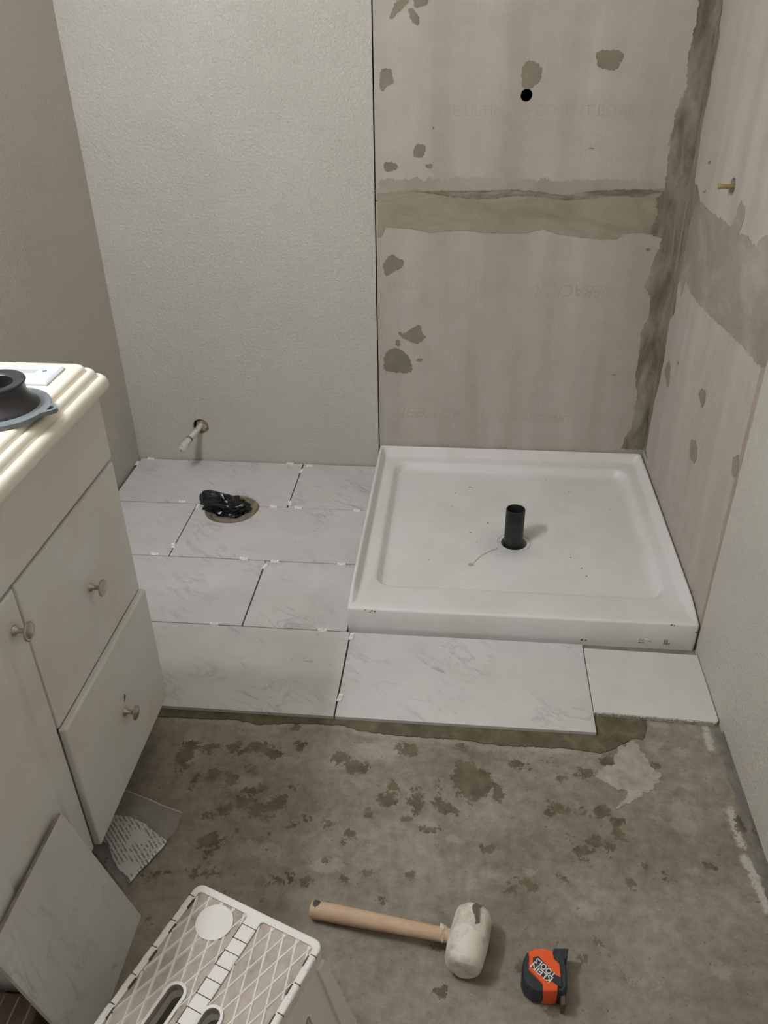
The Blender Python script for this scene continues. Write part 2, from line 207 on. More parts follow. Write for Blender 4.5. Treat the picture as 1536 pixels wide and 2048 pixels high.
BED_FRONT = [(-1.3205, -1.2561), (-1.2286, -1.255), (-1.1441, -1.2512), (-1.081, -1.262), (-1.0109, -1.2514), (-0.8796, -1.2485), (-0.8422, -1.2626), (-0.7477, -1.2687), (-0.6085, -1.2693), (-0.5169, -1.2797), (-0.3695, -1.2749), (-0.292, -1.2831), (-0.2625, -1.2704), (-0.2155, -1.2336), (-0.1897, -1.2345), (-0.1739, -1.1947), (-0.1706, -1.1547)]
SPACERS = [(-1.773, 0.0077, 0), (-1.8117, -0.0456, 1), (-1.2488, 0.0181, 0), (-1.1735, -0.0185, 0), (-1.1971, -0.0612, 1), (-1.5635, -0.3001, 0), (-1.5024, -0.3247, 1), (-1.2476, -0.3088, 0), (-1.1626, -0.3088, 0), (-1.1966, -0.2825, 1), (-0.965, -0.313, 0), (-1.5549, -0.6105, 0), (-1.5121, -0.5609, 1), (-1.2751, -0.6129, 0), (-1.178, -0.6185, 0), (-1.2027, -0.6463, 1), (-0.9747, -0.6183, 0), (-1.2829, -0.9209, 0), (-0.984, -0.9243, 0), (-0.9026, -0.9444, 1), (-0.9019, -1.1705, 1)]
TAPE_BODY = [(-0.4845, -1.7808), (-0.476, -1.7745), (-0.4559, -1.7723), (-0.44, -1.7765), (-0.4236, -1.7741), (-0.4196, -1.7895), (-0.4176, -1.8065), (-0.4195, -1.8367), (-0.4265, -1.8468), (-0.436, -1.8468), (-0.4647, -1.8501), (-0.4776, -1.8487), (-0.4901, -1.8385), (-0.4954, -1.8258), (-0.4939, -1.8078), (-0.4912, -1.7939), (-0.4874, -1.7853)]
TAPE_SHELL = [(-0.4839, -1.7825), (-0.4709, -1.7761), (-0.4545, -1.7743), (-0.44, -1.7784), (-0.4387, -1.791), (-0.4297, -1.8003), (-0.4295, -1.823), (-0.4357, -1.8397), (-0.4376, -1.8472), (-0.4615, -1.8493), (-0.4615, -1.8377), (-0.4639, -1.8344), (-0.4838, -1.814), (-0.482, -1.7893)]
TAPE_BAND = [(-0.4751, -1.7923), (-0.466, -1.7897), (-0.4399, -1.8199), (-0.4297, -1.8239), (-0.4307, -1.8401), (-0.4357, -1.8388), (-0.4464, -1.831), (-0.453, -1.8312), (-0.4775, -1.8107)]
TAPE_LIP = [(-0.4377, -1.7706), (-0.4113, -1.7683), (-0.4144, -1.7825), (-0.4199, -1.7885), (-0.4279, -1.7883), (-0.4351, -1.7889), (-0.4377, -1.7818)]
TAPE_TEXT = [-0.4593, -1.8143, 0.0292, -0.0243]
TAPE_NUM = [-0.4305, -1.7861]
BAG = [(-1.3615, -1.4742), (-1.1856, -1.5295), (-1.1868, -1.571), (-1.1963, -1.5945), (-1.2294, -1.6623), (-1.2435, -1.689), (-1.2397, -1.7135), (-1.2866, -1.6769), (-1.3383, -1.6338), (-1.353, -1.6164), (-1.3738, -1.5655)]
PAPER = [(-1.3541, -1.5428), (-1.3141, -1.5431), (-1.2928, -1.5449), (-1.2565, -1.5581), (-1.2375, -1.5725), (-1.198, -1.5936), (-1.202, -1.6094), (-1.2295, -1.6614), (-1.242, -1.6927), (-1.2573, -1.675), (-1.2805, -1.6609), (-1.3153, -1.6139), (-1.343, -1.6025), (-1.3607, -1.5971), (-1.3762, -1.5593)]
PAPER_DIR = [(-1.2992, -1.5953), (-1.2313, -1.6648)]
PAPER_ROT = -(math.atan2(PAPER_DIR[1][1] - PAPER_DIR[0][1], PAPER_DIR[1][0] - PAPER_DIR[0][0]) + math.pi / 2)

# ---------------------------------------------------------------- object builders
def link(name, me, mat=None, parent=None):
    o = bpy.data.objects.new(name, me); COL.objects.link(o)
    if mat and me: me.materials.append(mat)
    if parent:
        o.parent = parent
        o.matrix_parent_inverse = world_of(parent).inverted()
    return o
def world_of(o):                                       # objects here are only translated / turned before their children come
    m = Matrix.LocRotScale(o.location, o.rotation_euler, o.scale)
    return (world_of(o.parent) @ o.matrix_parent_inverse @ m) if o.parent else m
def bm_obj(name, bm, mat, parent=None, smooth=False, sharp=0.7):
    bmesh.ops.recalc_face_normals(bm, faces=bm.faces)
    me = bpy.data.meshes.new(name)
    if smooth:
        for f in bm.faces: f.smooth = True
        for e in bm.edges:
            if len(e.link_faces) == 2 and e.calc_face_angle(0) > sharp: e.smooth = False
    bm.to_mesh(me); bm.free()
    return link(name, me, mat, parent)
def tag(o, label, cat=None, group=None):
    o['label'] = label
    if cat: o['category'] = cat
    if group: o['group'] = group
    return o
def thing(name, loc, label, cat, group=None, rot=(0, 0, 0)):
    o = bpy.data.objects.new(name, None); o.location = loc; o.rotation_euler = rot; o.empty_display_size = 0.05
    COL.objects.link(o); return tag(o, label, cat, group)
def struct(o): o['kind'] = 'structure'; return o
def add_box(bm, x0, x1, y0, y1, z0, z1, bev=0.0, seg=2, M=None):
    b = bmesh.new(); bmesh.ops.create_cube(b, size=1.0)
    for v in b.verts: v.co = Vector((x0 + (v.co.x + .5) * (x1 - x0), y0 + (v.co.y + .5) * (y1 - y0), z0 + (v.co.z + .5) * (z1 - z0)))
    if bev: bmesh.ops.bevel(b, geom=b.edges[:], offset=bev, segments=seg, affect='EDGES', profile=0.5)
    if M: b.transform(M)
    merge(bm, b)
def merge(bm, b):
    vm = {v: bm.verts.new(v.co) for v in b.verts}
    for f in b.faces:
        try: bm.faces.new([vm[v] for v in f.verts])
        except ValueError: pass
    b.free()
def add_plate(bm, outer, holes, w0, w1, fr):
    """slab with holes: outlines in (u,v), thickness w0..w1, fr maps (u,v,w) to a point"""
    loops = [outer] + list(holes)
    tris = tessellate_polygon([[Vector((u, v, 0)) for u, v in lp] for lp in loops])
    flat = [p for lp in loops for p in lp]
    A = [bm.verts.new(fr(u, v, w0)) for u, v in flat]; B = [bm.verts.new(fr(u, v, w1)) for u, v in flat]
    for t in tris:
        for L in (A, B):
            try: bm.faces.new([L[i] for i in t])
            except ValueError: pass
    k = 0
    for lp in loops:
        n = len(lp)
        for i in range(n):
            a, b = k + i, k + (i + 1) % n
            try: bm.faces.new((A[a], A[b], B[b], B[a]))
            except ValueError: pass
        k += n
def ragged(pts, amp, step, seed, closed=True):
    out = []; n = len(pts)
    for i in range(n if closed else n - 1):
        a = Vector((*pts[i], 0)); b = Vector((*pts[(i + 1) % n], 0)); L = (b - a).length
        k = max(1, int(L / step)); nrm = Vector((-(b - a).y, (b - a).x, 0)).normalized() if L else Vector()
        for j in range(k):
            t = j / k; p = a.lerp(b, t)
            q = (p + Vector((seed * 3.1, seed, 0)))
            d = noise.noise(q * 55) * amp + noise.noise(q * 160) * amp * 0.7 + noise.noise(q * 420) * amp * 0.45
            w = min(1.0, 2.5 * min(t, 1 - t) + 0.35)
            p = p + nrm * d * w; out.append((p.x, p.y))
    return out
def clampx(pts, hi): return [(min(x, hi), y) for x, y in pts]
def circle(cx, cy, r, n=32, jit=0.0, ph=0.0):
    return [(cx + r * (1 + jit * noise.noise(Vector((i * 1.7, cx * 9, 0)))) * math.cos(ph + 2 * math.pi * i / n), cy + r * (1 + jit * noise.noise(Vector((i * 1.7, cx * 9, 4)))) * math.sin(ph + 2 * math.pi * i / n)) for i in range(n)]
def add_lathe(bm, prof, n=32, M=None, close=False):
    rings = []
    for r, z in prof:
        rings.append([bm.verts.new((M @ Vector((r * math.cos(2 * math.pi * i / n), r * math.sin(2 * math.pi * i / n), z))) if M else Vector((r * math.cos(2 * math.pi * i / n), r * math.sin(2 * math.pi * i / n), z))) for i in range(n)])
    for a, b in zip(rings, rings[1:] + (rings[:1] if close else [])):
        for i in range(n): bm.faces.new((a[i], a[(i + 1) % n], b[(i + 1) % n], b[i]))
    if not close:
        if prof[0][0] > 1e-5: bm.faces.new(rings[0])
        if prof[-1][0] > 1e-5: bm.faces.new(rings[-1])
def along(p, d, roll=0.0):
    d = Vector(d).normalized(); q = d.to_track_quat('Z', 'Y')
    return Matrix.Translation(Vector(p)) @ q.to_matrix().to_4x4() @ Matrix.Rotation(roll, 4, 'Z')
def add_tube(bm, pts, radii, n=12):
    rings = []
    for i, p in enumerate(pts):
        p = Vector(p); d = (Vector(pts[min(i + 1, len(pts) - 1)]) - Vector(pts[max(i - 1, 0)])).normalized()
        M = along(p, d); rings.append([bm.verts.new(M @ Vector((radii[i] * math.cos(2 * math.pi * k / n), radii[i] * math.sin(2 * math.pi * k / n), 0))) for k in range(n)])
    for a, b in zip(rings, rings[1:]):
        for i in range(n): bm.faces.new((a[i], a[(i + 1) % n], b[(i + 1) % n], b[i]))
    bm.faces.new(rings[0]); bm.faces.new(rings[-1])
XY = lambda u, v, w: Vector((u, v, w))
XZ = lambda u, v, w: Vector((u, -w, v))                # on the back wall, w stands proud into the room
YZ = lambda u, v, w: Vector((-w, u, v))                # on the right wall
def text_mesh(name, body, size, mat, parent, M, depth=0.0004, shear=0.0, width=None, bold=0.0):
    c = bpy.data.curves.new(name, 'FONT'); c.body = body; c.size = size; c.extrude = depth; c.shear = shear; c.offset = bold
    c.align_x = 'CENTER'; c.align_y = 'CENTER'; c.resolution_u = 3
    o = bpy.data.objects.new(name, c); COL.objects.link(o)
    dg = bpy.context.evaluated_depsgraph_get(); me = bpy.data.meshes.new_from_object(o.evaluated_get(dg))
    bpy.data.objects.remove(o); bpy.data.curves.remove(c)
    xs = [v.co.x for v in me.vertices]; S = Matrix.Identity(4)
    if width: S = Matrix.Diagonal((width / (max(xs) - min(xs)), 1, 1, 1))
    me.transform(M @ S); me.materials.clear(); me.name = name
    return link(name, me, mat, parent)

DRY = m_drywall(); CEM = m_cement(); CEMR = m_cement(True)
MORC = m_mortar('corner_mortar', '#67604e', '#8b8473', '#a9a393', (20, 20, 6))
MORB = m_mortar('joint_mortar', '#8f8976', '#9d9784', '#aaa493', (5, 5, 14)); MORR = m_mortar('ridge_mortar', '#6b6453', '#7d7564', '#a09987', (9, 9, 30))
MORRW = m_mortar('joint_mortar_side', '#918b7d', '#9e988b', '#b0aa9e', (5, 5, 9))
SPOT = m_mortar('patch_mortar', '#7f7a68', '#87826f', '#928d7c', (10, 10, 10))
SPOTR = m_mortar('patch_mortar_side', '#8a8472', '#938d7c', '#9d9786', (10, 10, 10))
TILE = m_marble(); FLOOR = m_floor(); VAN = m_vanity(); PAN = m_pan()
DARKGAP = mottled('dark_cavity', '#14110e', '#1f1a15', 20, 0.9)
BED = m_mortar('thinset', '#554f3d', '#655e4a', '#777059', (22, 22, 22))
CHALKM = m_mortar('pale_mortar', '#96917f', '#a5a192', '#b3afa2', (30, 30, 30))
EDGE = mottled('tile_bisque', '#6f6a60', '#8a8479', 60, 0.8)
PLASTIC_W = m_dirty('clip_plastic', '#f3f2ee', '#6d675c', 190, 0.6, 0.68, 0.7)
BLACK = mottled('black_pipe_plastic', '#1b1b1c', '#262728', 30, 0.32)
BAGBLK = mottled('black_bag_film', '#0c0c0f', '#141417', 14, 0.2)
NICKEL = mottled('brushed_nickel', '#b3a89b', '#c9c0b4', 40, 0.28, 1.0)

# ================================================================ SETTING
# floor: one fine grid, with stain fields stored as signed distances
def make_floor():
    xs = np.concatenate([np.linspace(-1.95, -1.45, 9)[:-1], np.arange(-1.45, 0.0001, 0.006), [0.05]])
    ys = np.concatenate([np.linspace(-3.45, -2.35, 12)[:-1], np.arange(-2.35, -1.1799, 0.006), np.linspace(-1.17, 0.05, 10)])
    X, Y = np.meshgrid(xs, ys); V = np.stack([X.ravel(), Y.ravel(), np.zeros(X.size)], 1)
    nx, ny = len(xs), len(ys); idx = np.arange(nx * ny).reshape(ny, nx)
    Fc = np.stack([idx[:-1, :-1].ravel(), idx[:-1, 1:].ravel(), idx[1:, 1:].ravel(), idx[1:, :-1].ravel()], 1)
    me = bpy.data.meshes.new('floor'); me.from_pydata(V.tolist(), [], Fc.tolist())
    P = V[:, :2]
    def spots(L):
        d = np.full(len(P), -0.05)
        for x, y, a, b in L:
            a, b = a * 1.18 + 0.0015, b * 1.18 + 0.0015; q = np.hypot((P[:, 0] - x) / a, (P[:, 1] - y) / b)
            d = np.maximum(d, np.clip((1 - q) * min(a, b), -0.05, 0.05))
        return d
    def segs(L, w):
        d = np.full(len(P), -0.05)
        for s in L:
            for (ax, ay), (bx, by) in zip(s, s[1:]):
                bb = np.array([bx - ax, by - ay]); t = np.clip(((P - [ax, ay]) @ bb) / (bb @ bb), 0, 1)
                q = np.hypot(P[:, 0] - ax - t * bb[0], P[:, 1] - ay - t * bb[1]); d = np.maximum(d, np.clip(w - q, -0.05, 0.05))
        return d
    front = [(x, y - 0.006) for x, y in BED_FRONT[:-5]]
    for nm, d in (('dark', spots(DARK_SPOTS)), ('pale', np.maximum(spots(PALE_SPOTS), segs([front], 0.006))), ('chalk', segs(CHALK, 0.008))):
        a = me.attributes.new(nm, 'FLOAT', 'POINT'); a.data.foreach_set('value', d.astype(np.float32))
    return struct(link('floor', me, FLOOR))
floor = make_floor()

# back wall: dark cavity backing, a drywall panel on the left, cement board on the right with a gap between
b = bmesh.new(); add_box(b, -2.0, 0.2, 0.045, 0.12, -0.02, 2.5)
wall_back = struct(bm_obj('wall_back', b, DARKGAP))
wall_back['label'] = 'back wall, textured drywall on the left and cement board on the right'
b = bmesh.new()
stub_hole = circle(-1.567, 0.150, 0.029, 28, 0.08)
seam = [(-0.9225 + 0.0012 * noise.noise(Vector((z * 9, 3, 0))), z) for z in np.arange(2.44, -0.001, -0.03)]
add_plate(b, [(-1.83, 0.0), (-1.83, 2.44)] + seam, [stub_hole], -0.012, 0.0015, XZ)
bm_obj('drywall_panel', b, DRY, wall_back)
SHX, SHZ = -0.487, 1.2185
b = bmesh.new(); seam2 = [(-0.9185 + 0.0008 * noise.noise(Vector((z * 9, 8, 0))), z) for z in np.arange(0.93, 0.0, -0.03)]
add_plate(b, [(-0.9185, 0.93), (0.012, 0.93), (0.012, 0.0), (-0.9185, 0.0)], [], -0.012, 0.0, XZ)
bm_obj('cement_board', b, CEM, wall_back)
b = bmesh.new()
add_plate(b, [(-0.9185, 2.44), (0.012, 2.44), (0.012, 0.934), (-0.9185, 0.934)], [circle(SHX, SHZ, 0.0165, 28)], -0.012, 0.0, XZ)
bm_obj('cement_board', b, CEM, wall_back)
# right wall
b = bmesh.new(); add_box(b, 0.045, 0.12, -3.5, 0.1, -0.02, 2.5)
wall_right = struct(bm_obj('wall_right', b, DARKGAP))
wall_right['label'] = 'right wall, cement board by the shower and smooth drywall nearer'
BHY, BHZ = -0.425, 1.058
b = bmesh.new(); add_plate(b, [(0.0, 0.93), (0.0, 0.0), (-0.905, 0.0), (-0.905, 0.93)], [], -0.012, 0.0, YZ)
bm_obj('cement_board', b, CEMR, wall_right)
b = bmesh.new(); add_plate(b, [(0.0, 2.44), (0.0, 0.934), (-0.905, 0.934), (-0.905, 2.44)], [circle(BHY, BHZ, 0.021, 28, 0.12)], -0.012, 0.0, YZ)
bm_obj('cement_board', b, CEMR, wall_right)
b = bmesh.new(); edge = ragged([(-0.921, 0.0), (-0.921, 2.44)], 0.003, 0.012, 5, closed=False)
add_plate(b, edge + [(-0.921, 2.44), (-3.5, 2.44), (-3.5, 0.012), (-1.2, 0.012), (-1.2, 0.0)], [], -0.012, 0.0035, YZ)
bm_obj('drywall_panel', b, DRY, wall_right)
TAN = mottled('bare_paper_edge', '#a08f7c', '#ae9f8e', 9, 0.85, stretch=(8, 8, 1))
b = bmesh.new(); add_plate(b, ragged([(-0.920, 0.02), (-0.920, 0.80), (-0.886, 0.80), (-0.897, 0.02)], 0.003, 0.008, 9), [], -0.001, 0.0008, YZ)
bm_obj('seam_strip', b, TAN, wall_right)
# left wall, front wall, ceiling
b = bmesh.new(); add_box(b, -1.93, -1.818, -3.5, 0.012, -0.02, 2.44)
wall_left = struct(bm_obj('wall_left', b, DRY))
b = bmesh.new(); add_box(b, -1.93, 0.12, -3.58, -3.48, -0.02, 2.44); struct(bm_obj('wall_front', b, mottled('front_drywall', '#c6c1b5', '#cdc8bd', 3, 0.7)))
b = bmesh.new(); add_box(b, -1.93, 0.12, -3.58, 0.12, 2.44, 2.5); struct(bm_obj('ceiling', b, mottled('ceiling_paint', '#dedbd2', '#e3e0d8', 3, 0.8)))

# mortar on the boards
def smear(name, pts, mat, parent, fr, t, seed, amp=0.004, step=0.004, w0=-0.001):
    if len(pts) < 16:
        pts = [p for (ax, ay), (bx, by) in zip(pts, pts[1:] + pts[:1]) for p in ((ax * .78 + bx * .22, ay * .78 + by * .22), (ax * .22 + bx * .78, ay * .22 + by * .78))]
    b = bmesh.new(); q = ragged(pts, amp, step, seed)
    q = clampx(q, -0.0004); add_plate(b, q, [], w0, t, fr); return bm_obj(name, b, mat, parent)
HALO = m_mortar('damp_halo', '#a2988a', '#aca294', '#b5ac9f', (6, 6, 6))
smear('mortar_haze', [(-0.917, 0.93), (-0.6, 0.94), (-0.3, 0.94), (-0.09, 0.94), (-0.09, 0.994), (-0.25, 0.999), (-0.42, 0.992), (-0.62, 1.002), (-0.78, 0.994), (-0.917, 0.998)], HALO, wall_back, XZ, 0.0005, 8, 0.012)
smear('mortar_band', BACK_BAND, MORB, wall_back, XZ, 0.0016, 1, 0.0035)
smear('mortar_ridge', BACK_RIDGE, MORR, wall_back, XZ, 0.0028, 2, 0.004)
smear('corner_mortar', CORNER_BACK, MORC, wall_back, XZ, 0.0024, 3, 0.006)
smear('corner_mortar', CORNER_RIGHT, MORC, wall_right, YZ, 0.0022, 4, 0.006)
smear('mortar_band', RIGHT_BAND, MORRW, wall_right, YZ, 0.0012, 5, 0.005)
b = bmesh.new()
for k, p in enumerate(BACK_PATCHES): smear('mortar_patch', p, SPOT, wall_back, XZ, 0.0013 + 0.0001 * (k % 4), 10 + k, 0.0055, 0.002)
for k, p in enumerate(RIGHT_PATCHES): smear('mortar_patch', p, SPOTR, wall_right, YZ, 0.0013, 40 + k, 0.009, 0.004)
b.free()
# embossed board lettering
LET = mottled('embossed_board', '#ada599', '#b7b0a4', 14, 0.85)
RX = Matrix.Rotation(math.pi / 2, 4, 'X')
def letter(body, x, z, size, width, flip=False, shear=0.0):
    M = Matrix.Translation((x, -0.0001, z)) @ RX @ Matrix.Rotation(math.pi if flip else 0, 4, 'Z')
    text_mesh('embossed_lettering', body, size, LET, wall_back, M, 0.0004, shear, width)
letter('THE ULTIMATE CEMENT BOARD', -0.448, 1.178, 0.040, 0.60)
letter('IEBACKER', -0.70, 0.228, 0.058, 0.29, shear=0.25)
letter('THE ULTIMATE CEMENT', -0.285, 0.221, 0.036, 0.43)
letter('HARDIEBACKER', -0.235, 0.667, 0.056, 0.36, True, 0.25)
letter('THE ULTIMATE CEMENT', -0.675, 0.674, 0.036, 0.43, True)

# ================================================================ FLOOR TILES on their bed
HX, HY, HR = -1.384, -0.331, 0.090
b = bmesh.new()
bed = [(-1.816, -0.002), (-0.925, -0.002), (-0.925, -0.925), (-0.29, -0.925), (-0.29, -1.0)] + list(reversed(BED_FRONT)) + [(-1.816, -1.245)]
bedr = [bed[0], bed[1], bed[2], bed[3], bed[4]] + ragged(list(reversed(BED_FRONT)), 0.004, 0.004, 61, closed=False) + [bed[-1]]
add_plate(b, bedr, [circle(HX, HY, HR + 0.004, 40, 0.05)], -0.002, 0.0022, XY)
bm_obj('mortar_bed', b, BED, floor)
tile_outlines = []
def notch(pts_cw, yline, above):
    return pts_cw
y1, y2, y3, y4 = -0.3078, -0.6156, -0.9234, -1.2312
g = 0.0019
def rect(x0, x1, ya, yb): return [(x0, ya), (x1, ya), (x1, yb), (x0, yb)]
def arc(yl, from_left, upper):
    # the points of the hole rim on one side of the joint yl, from left to right
    d = yl - HY; a = math.asin(d / HR); n = 20
    if upper: A = [math.pi - a + (a - (math.pi - a)) * i / n for i in range(n + 1)]
    else: A = [math.pi - a + (2 * math.pi + a - (math.pi - a)) * i / n for i in range(n + 1)]
    P = [(HX + HR * (1 + 0.012 * math.sin(5 * t)) * math.cos(t), HY + HR * (1 + 0.012 * math.sin(5 * t)) * math.sin(t)) for t in A]
    P[0] = (P[0][0], yl); P[-1] = (P[-1][0], yl); return P
L0, PX = -1.8085, -0.9188
tiles = [
 ([(L0, -0.006), (-1.2022, -0.006), (-1.2022, y1 + g)] + list(reversed(arc(y1 + g, True, True))) + [(L0, y1 + g)], 'marble-look floor tile in the back row, its front edge cut round the drain hole'),
 (rect(-1.1980, PX, -0.006, y1 + g), 'marble-look floor tile in the back row beside the shower pan corner'),
 (rect(L0, -1.5120, y1 - g, y2 + g), 'marble-look floor tile in the second row, half hidden by the vanity, left of the drain hole'),
 ([(-1.5078, y1 - g)] + arc(y1 - g, True, False) + [(PX, y1 - g), (PX, y2 + g), (-1.5078, y2 + g)], 'marble-look floor tile in the second row, its back edge cut round the drain hole'),
 (rect(L0, -1.2082, y2 - g, y3 + g), 'marble-look floor tile in the third row, reaching under the vanity drawers'),
 (rect(-1.2040, -0.9190, y2 - g, y3 + g), 'marble-look floor tile in the third row against the left side of the shower pan'),
 (rect(L0, -1.5225, y3 - g, y4), 'marble-look floor tile in the front row tucked behind the vanity'),
 (rect(-1.5195, -0.9096, y3 - g, y4), 'marble-look floor tile in the front row beside the vanity bottom drawer'),
 (rect(-0.9056, -0.2950, y3 - g, y4), 'marble-look floor tile in the front row directly before the shower pan'),
]
for k, (pts, lab) in enumerate(tiles):
    x0 = min(p[0] for p in pts); x1 = max(p[0] for p in pts); ya = min(p[1] for p in pts); yb = max(p[1] for p in pts)
    b = bmesh.new(); z = 0.0120 + 0.0003 * math.sin(k * 2.1)
    if len(pts) == 4: add_box(b, x0, x1, ya, yb, 0.0020, z, 0.0006, 1)
    else: add_plate(b, pts, [], 0.0020, z, XY)
    o = bm_obj('floor_tile', b, TILE); tag(o, lab, 'tile', 'marble-look floor tiles')
    o.data.transform(Matrix.Translation((-x0, -ya, 0))); o.location = (x0, ya, 0)

# white spacer clips left in the joints
b = bmesh.new()
add_box(b, -0.0130, 0.0130, -0.0060, 0.0060, 0.0, 0.0018, 0.0005, 1)
add_box(b, -0.0122, -0.0050, -0.0054, 0.0052, 0.0, 0.0042, 0.0007, 1); add_box(b, 0.0050, 0.0124, -0.0046, 0.0056, 0.0, 0.0038, 0.0007, 1)
add_box(b, -0.0022, 0.0026, -0.0030, 0.0036, 0.0, 0.0052, 0.0008, 1)
clip0 = bm_obj('spacer_clip', b, PLASTIC_W)
SPL = ['in the back wall joint nearest the left corner', 'in the left wall joint by the corner', 'in the back wall joint just left of the short back-row joint', 'in the back wall joint right of the short back-row joint', 'at the back end of the short back-row joint', 'in the first long joint left of the drain hole', 'at the back end of the short joint beside the drain hole', 'in the first long joint just right of the drain hole', 'in the first long joint right of the short back-row joint', 'at the front end of the short back-row joint', 'in the first long joint at the shower pan', 'in the second long joint nearest the vanity', 'at the front end of the short second-row joint', 'in the second long joint left of the third-row joint', 'in the second long joint right of the third-row joint', 'at the back end of the short third-row joint', 'in the second long joint at the shower pan', 'in the third long joint nearest the vanity', 'in the third long joint near the shower pan corner', 'at the back end of the front-row joint', 'at the front end of the front-row joint']
for k, (x, y, o90) in enumerate(SPACERS):
    o = clip0 if k == 0 else clip0.copy()
    if k: COL.objects.link(o)
    o.location = (x, min(y, -0.008), 0.0121); o.rotation_euler = (0, 0, (1.2 if o90 else 0) + random.uniform(-0.12, 0.12))
    if o90: o.rotation_euler.z = math.pi / 2 + random.uniform(-0.25, 0.25)
    tag(o, 'white plastic spacer clip ' + SPL[k], 'spacer', 'white spacer clips in the tile joints')

# drain hole: rough mortar rim, stuffed with a black bag
b = bmesh.new(); n = 44
prof = [(0.092, 0.0), (0.089, 0.0075), (0.082, 0.0062), (0.074, 0.0022), (0.066, 0.0008), (0.066, 0.0)]
add_lathe(b, prof, n, Matrix.Translation((HX, HY, 0)), close=True)
for v in b.verts: v.co += Vector((noise.noise(v.co * 60), noise.noise(v.co * 60 + Vector((9, 0, 0))), max(-v.co.z, 0.4 * noise.noise(v.co * 70)))) * 0.004
bm_obj('drain_collar', b, m_mortar('crumbled_rim', '#6a5d48', '#85775f', '#a0947c', (30, 30, 30)), floor, True, 1.2)
b = bmesh.new(); bmesh.ops.create_icosphere(b, subdivisions=5, radius=1.0)
for v in b.verts:
    c = v.co.copy(); q = c * 1.5 + Vector((3, 1, 2))
    f = 1 + 0.55 * (0.35 - abs(noise.noise(q * 0.8))) + 0.5 * (0.3 - abs(noise.noise(q * 1.5 + Vector((4, 7, 1)))))
    h = 0.034 + 0.030 * max(0, -c.x + 0.1) 
    x = c.x * 0.066 * f - 0.018; y = c.y * 0.046 * f + 0.012; z = max(0.003, c.z * h * f + 0.006)
    if c.x < -0.35: x -= 0.046 * (-c.x - 0.35) * (1 + c.y * 0.3); z += 0.014 * (-c.x - 0.35)
    v.co = Vector((x, y, z))
bag = bm_obj('plastic_bag', b, BAGBLK, None, True, 0.55); bag.location = (HX, HY, 0); bag.rotation_euler = (0, 0, -0.14)
tag(bag, 'crumpled black plastic bag stuffed into the toilet drain hole', 'bag')

# water supply stub in the back wall, painted over
PAINT = m_dirty('painted_pipe', '#d3cec2', '#5a544a', 60, 0.62, 0.7, 0.75, bump=0.4)
b = bmesh.new(); add_tube(b, [(-1.566, 0.044, 0.157), (-1.568, 0.0, 0.151), (-1.580, -0.035, 0.140), (-1.592, -0.062, 0.131)], [0.0098] * 4, 14)
stub = thing('supply_stub', (-1.567, 0, 0.15), 'paint-covered water supply stub sticking out of the back wall above the tiles', 'pipe')
bm_obj('pipe', b, PAINT, stub, True)
b = bmesh.new(); add_tube(b, [(-1.5915, -0.061, 0.1313), (-1.594, -0.067, 0.129)], [0.0125, 0.0125], 14)
bm_obj('collar', b, mottled('grey_metal_ring', '#6b655e', '#a39a8e', 120, 0.5, 0.4), stub, True)
b = bmesh.new(); add_tube(b, [(-1.593, -0.066, 0.1295), (-1.600, -0.085, 0.122), (-1.608, -0.108, 0.113), (-1.611, -0.116, 0.110)], [0.0108, 0.0132, 0.0148, 0.0118], 16)
cap = bm_obj('cap', b, PAINT, stub, True)
b = bmesh.new(); add_tube(b, [(-1.611, -0.1155, 0.1102), (-1.6114, -0.1168, 0.1096)], [0.0022, 0.0022], 8); bm_obj('plug', b, DARKGAP, cap)
FOAM = m_dirty('cavity_foam', '#b5a98a', '#5e5340', 40, 0.5, 0.65, 0.8, 0.9, 0.8)
b = bmesh.new(); bmesh.ops.create_icosphere(b, subdivisions=4, radius=1)
for v in b.verts:
    f = 1 + 0.35 * noise.noise(v.co * 2.2); v.co = Vector((-1.563 + v.co.x * 0.026 * f, 0.017 + v.co.y * 0.016 * f, 0.149 + v.co.z * 0.027 * f))
bm_obj('hole_filling', b, FOAM, wall_back, True, 1.2)
# shower valve stub in the right wall
BR = mottled('brass_stub', '#b09a62', '#c9b47e', 50, 0.4, 0.6)
vs = thing('shower_stub', (0.0, BHY, BHZ), 'short yellowish pipe stub sticking out of a hole in the right wall cement board', 'pipe')
b = bmesh.new(); add_tube(b, [(0.042, BHY + 0.001, BHZ), (-0.010, BHY, BHZ), (-0.030, BHY, BHZ)], [0.0062, 0.0062, 0.0058], 14); bm_obj('pipe', b, BR, vs, True)
b = bmesh.new(); add_tube(b, [(-0.029, BHY, BHZ), (-0.034, BHY, BHZ)], [0.0075, 0.0070], 14); bm_obj('pipe_end', b, BR, vs, True)

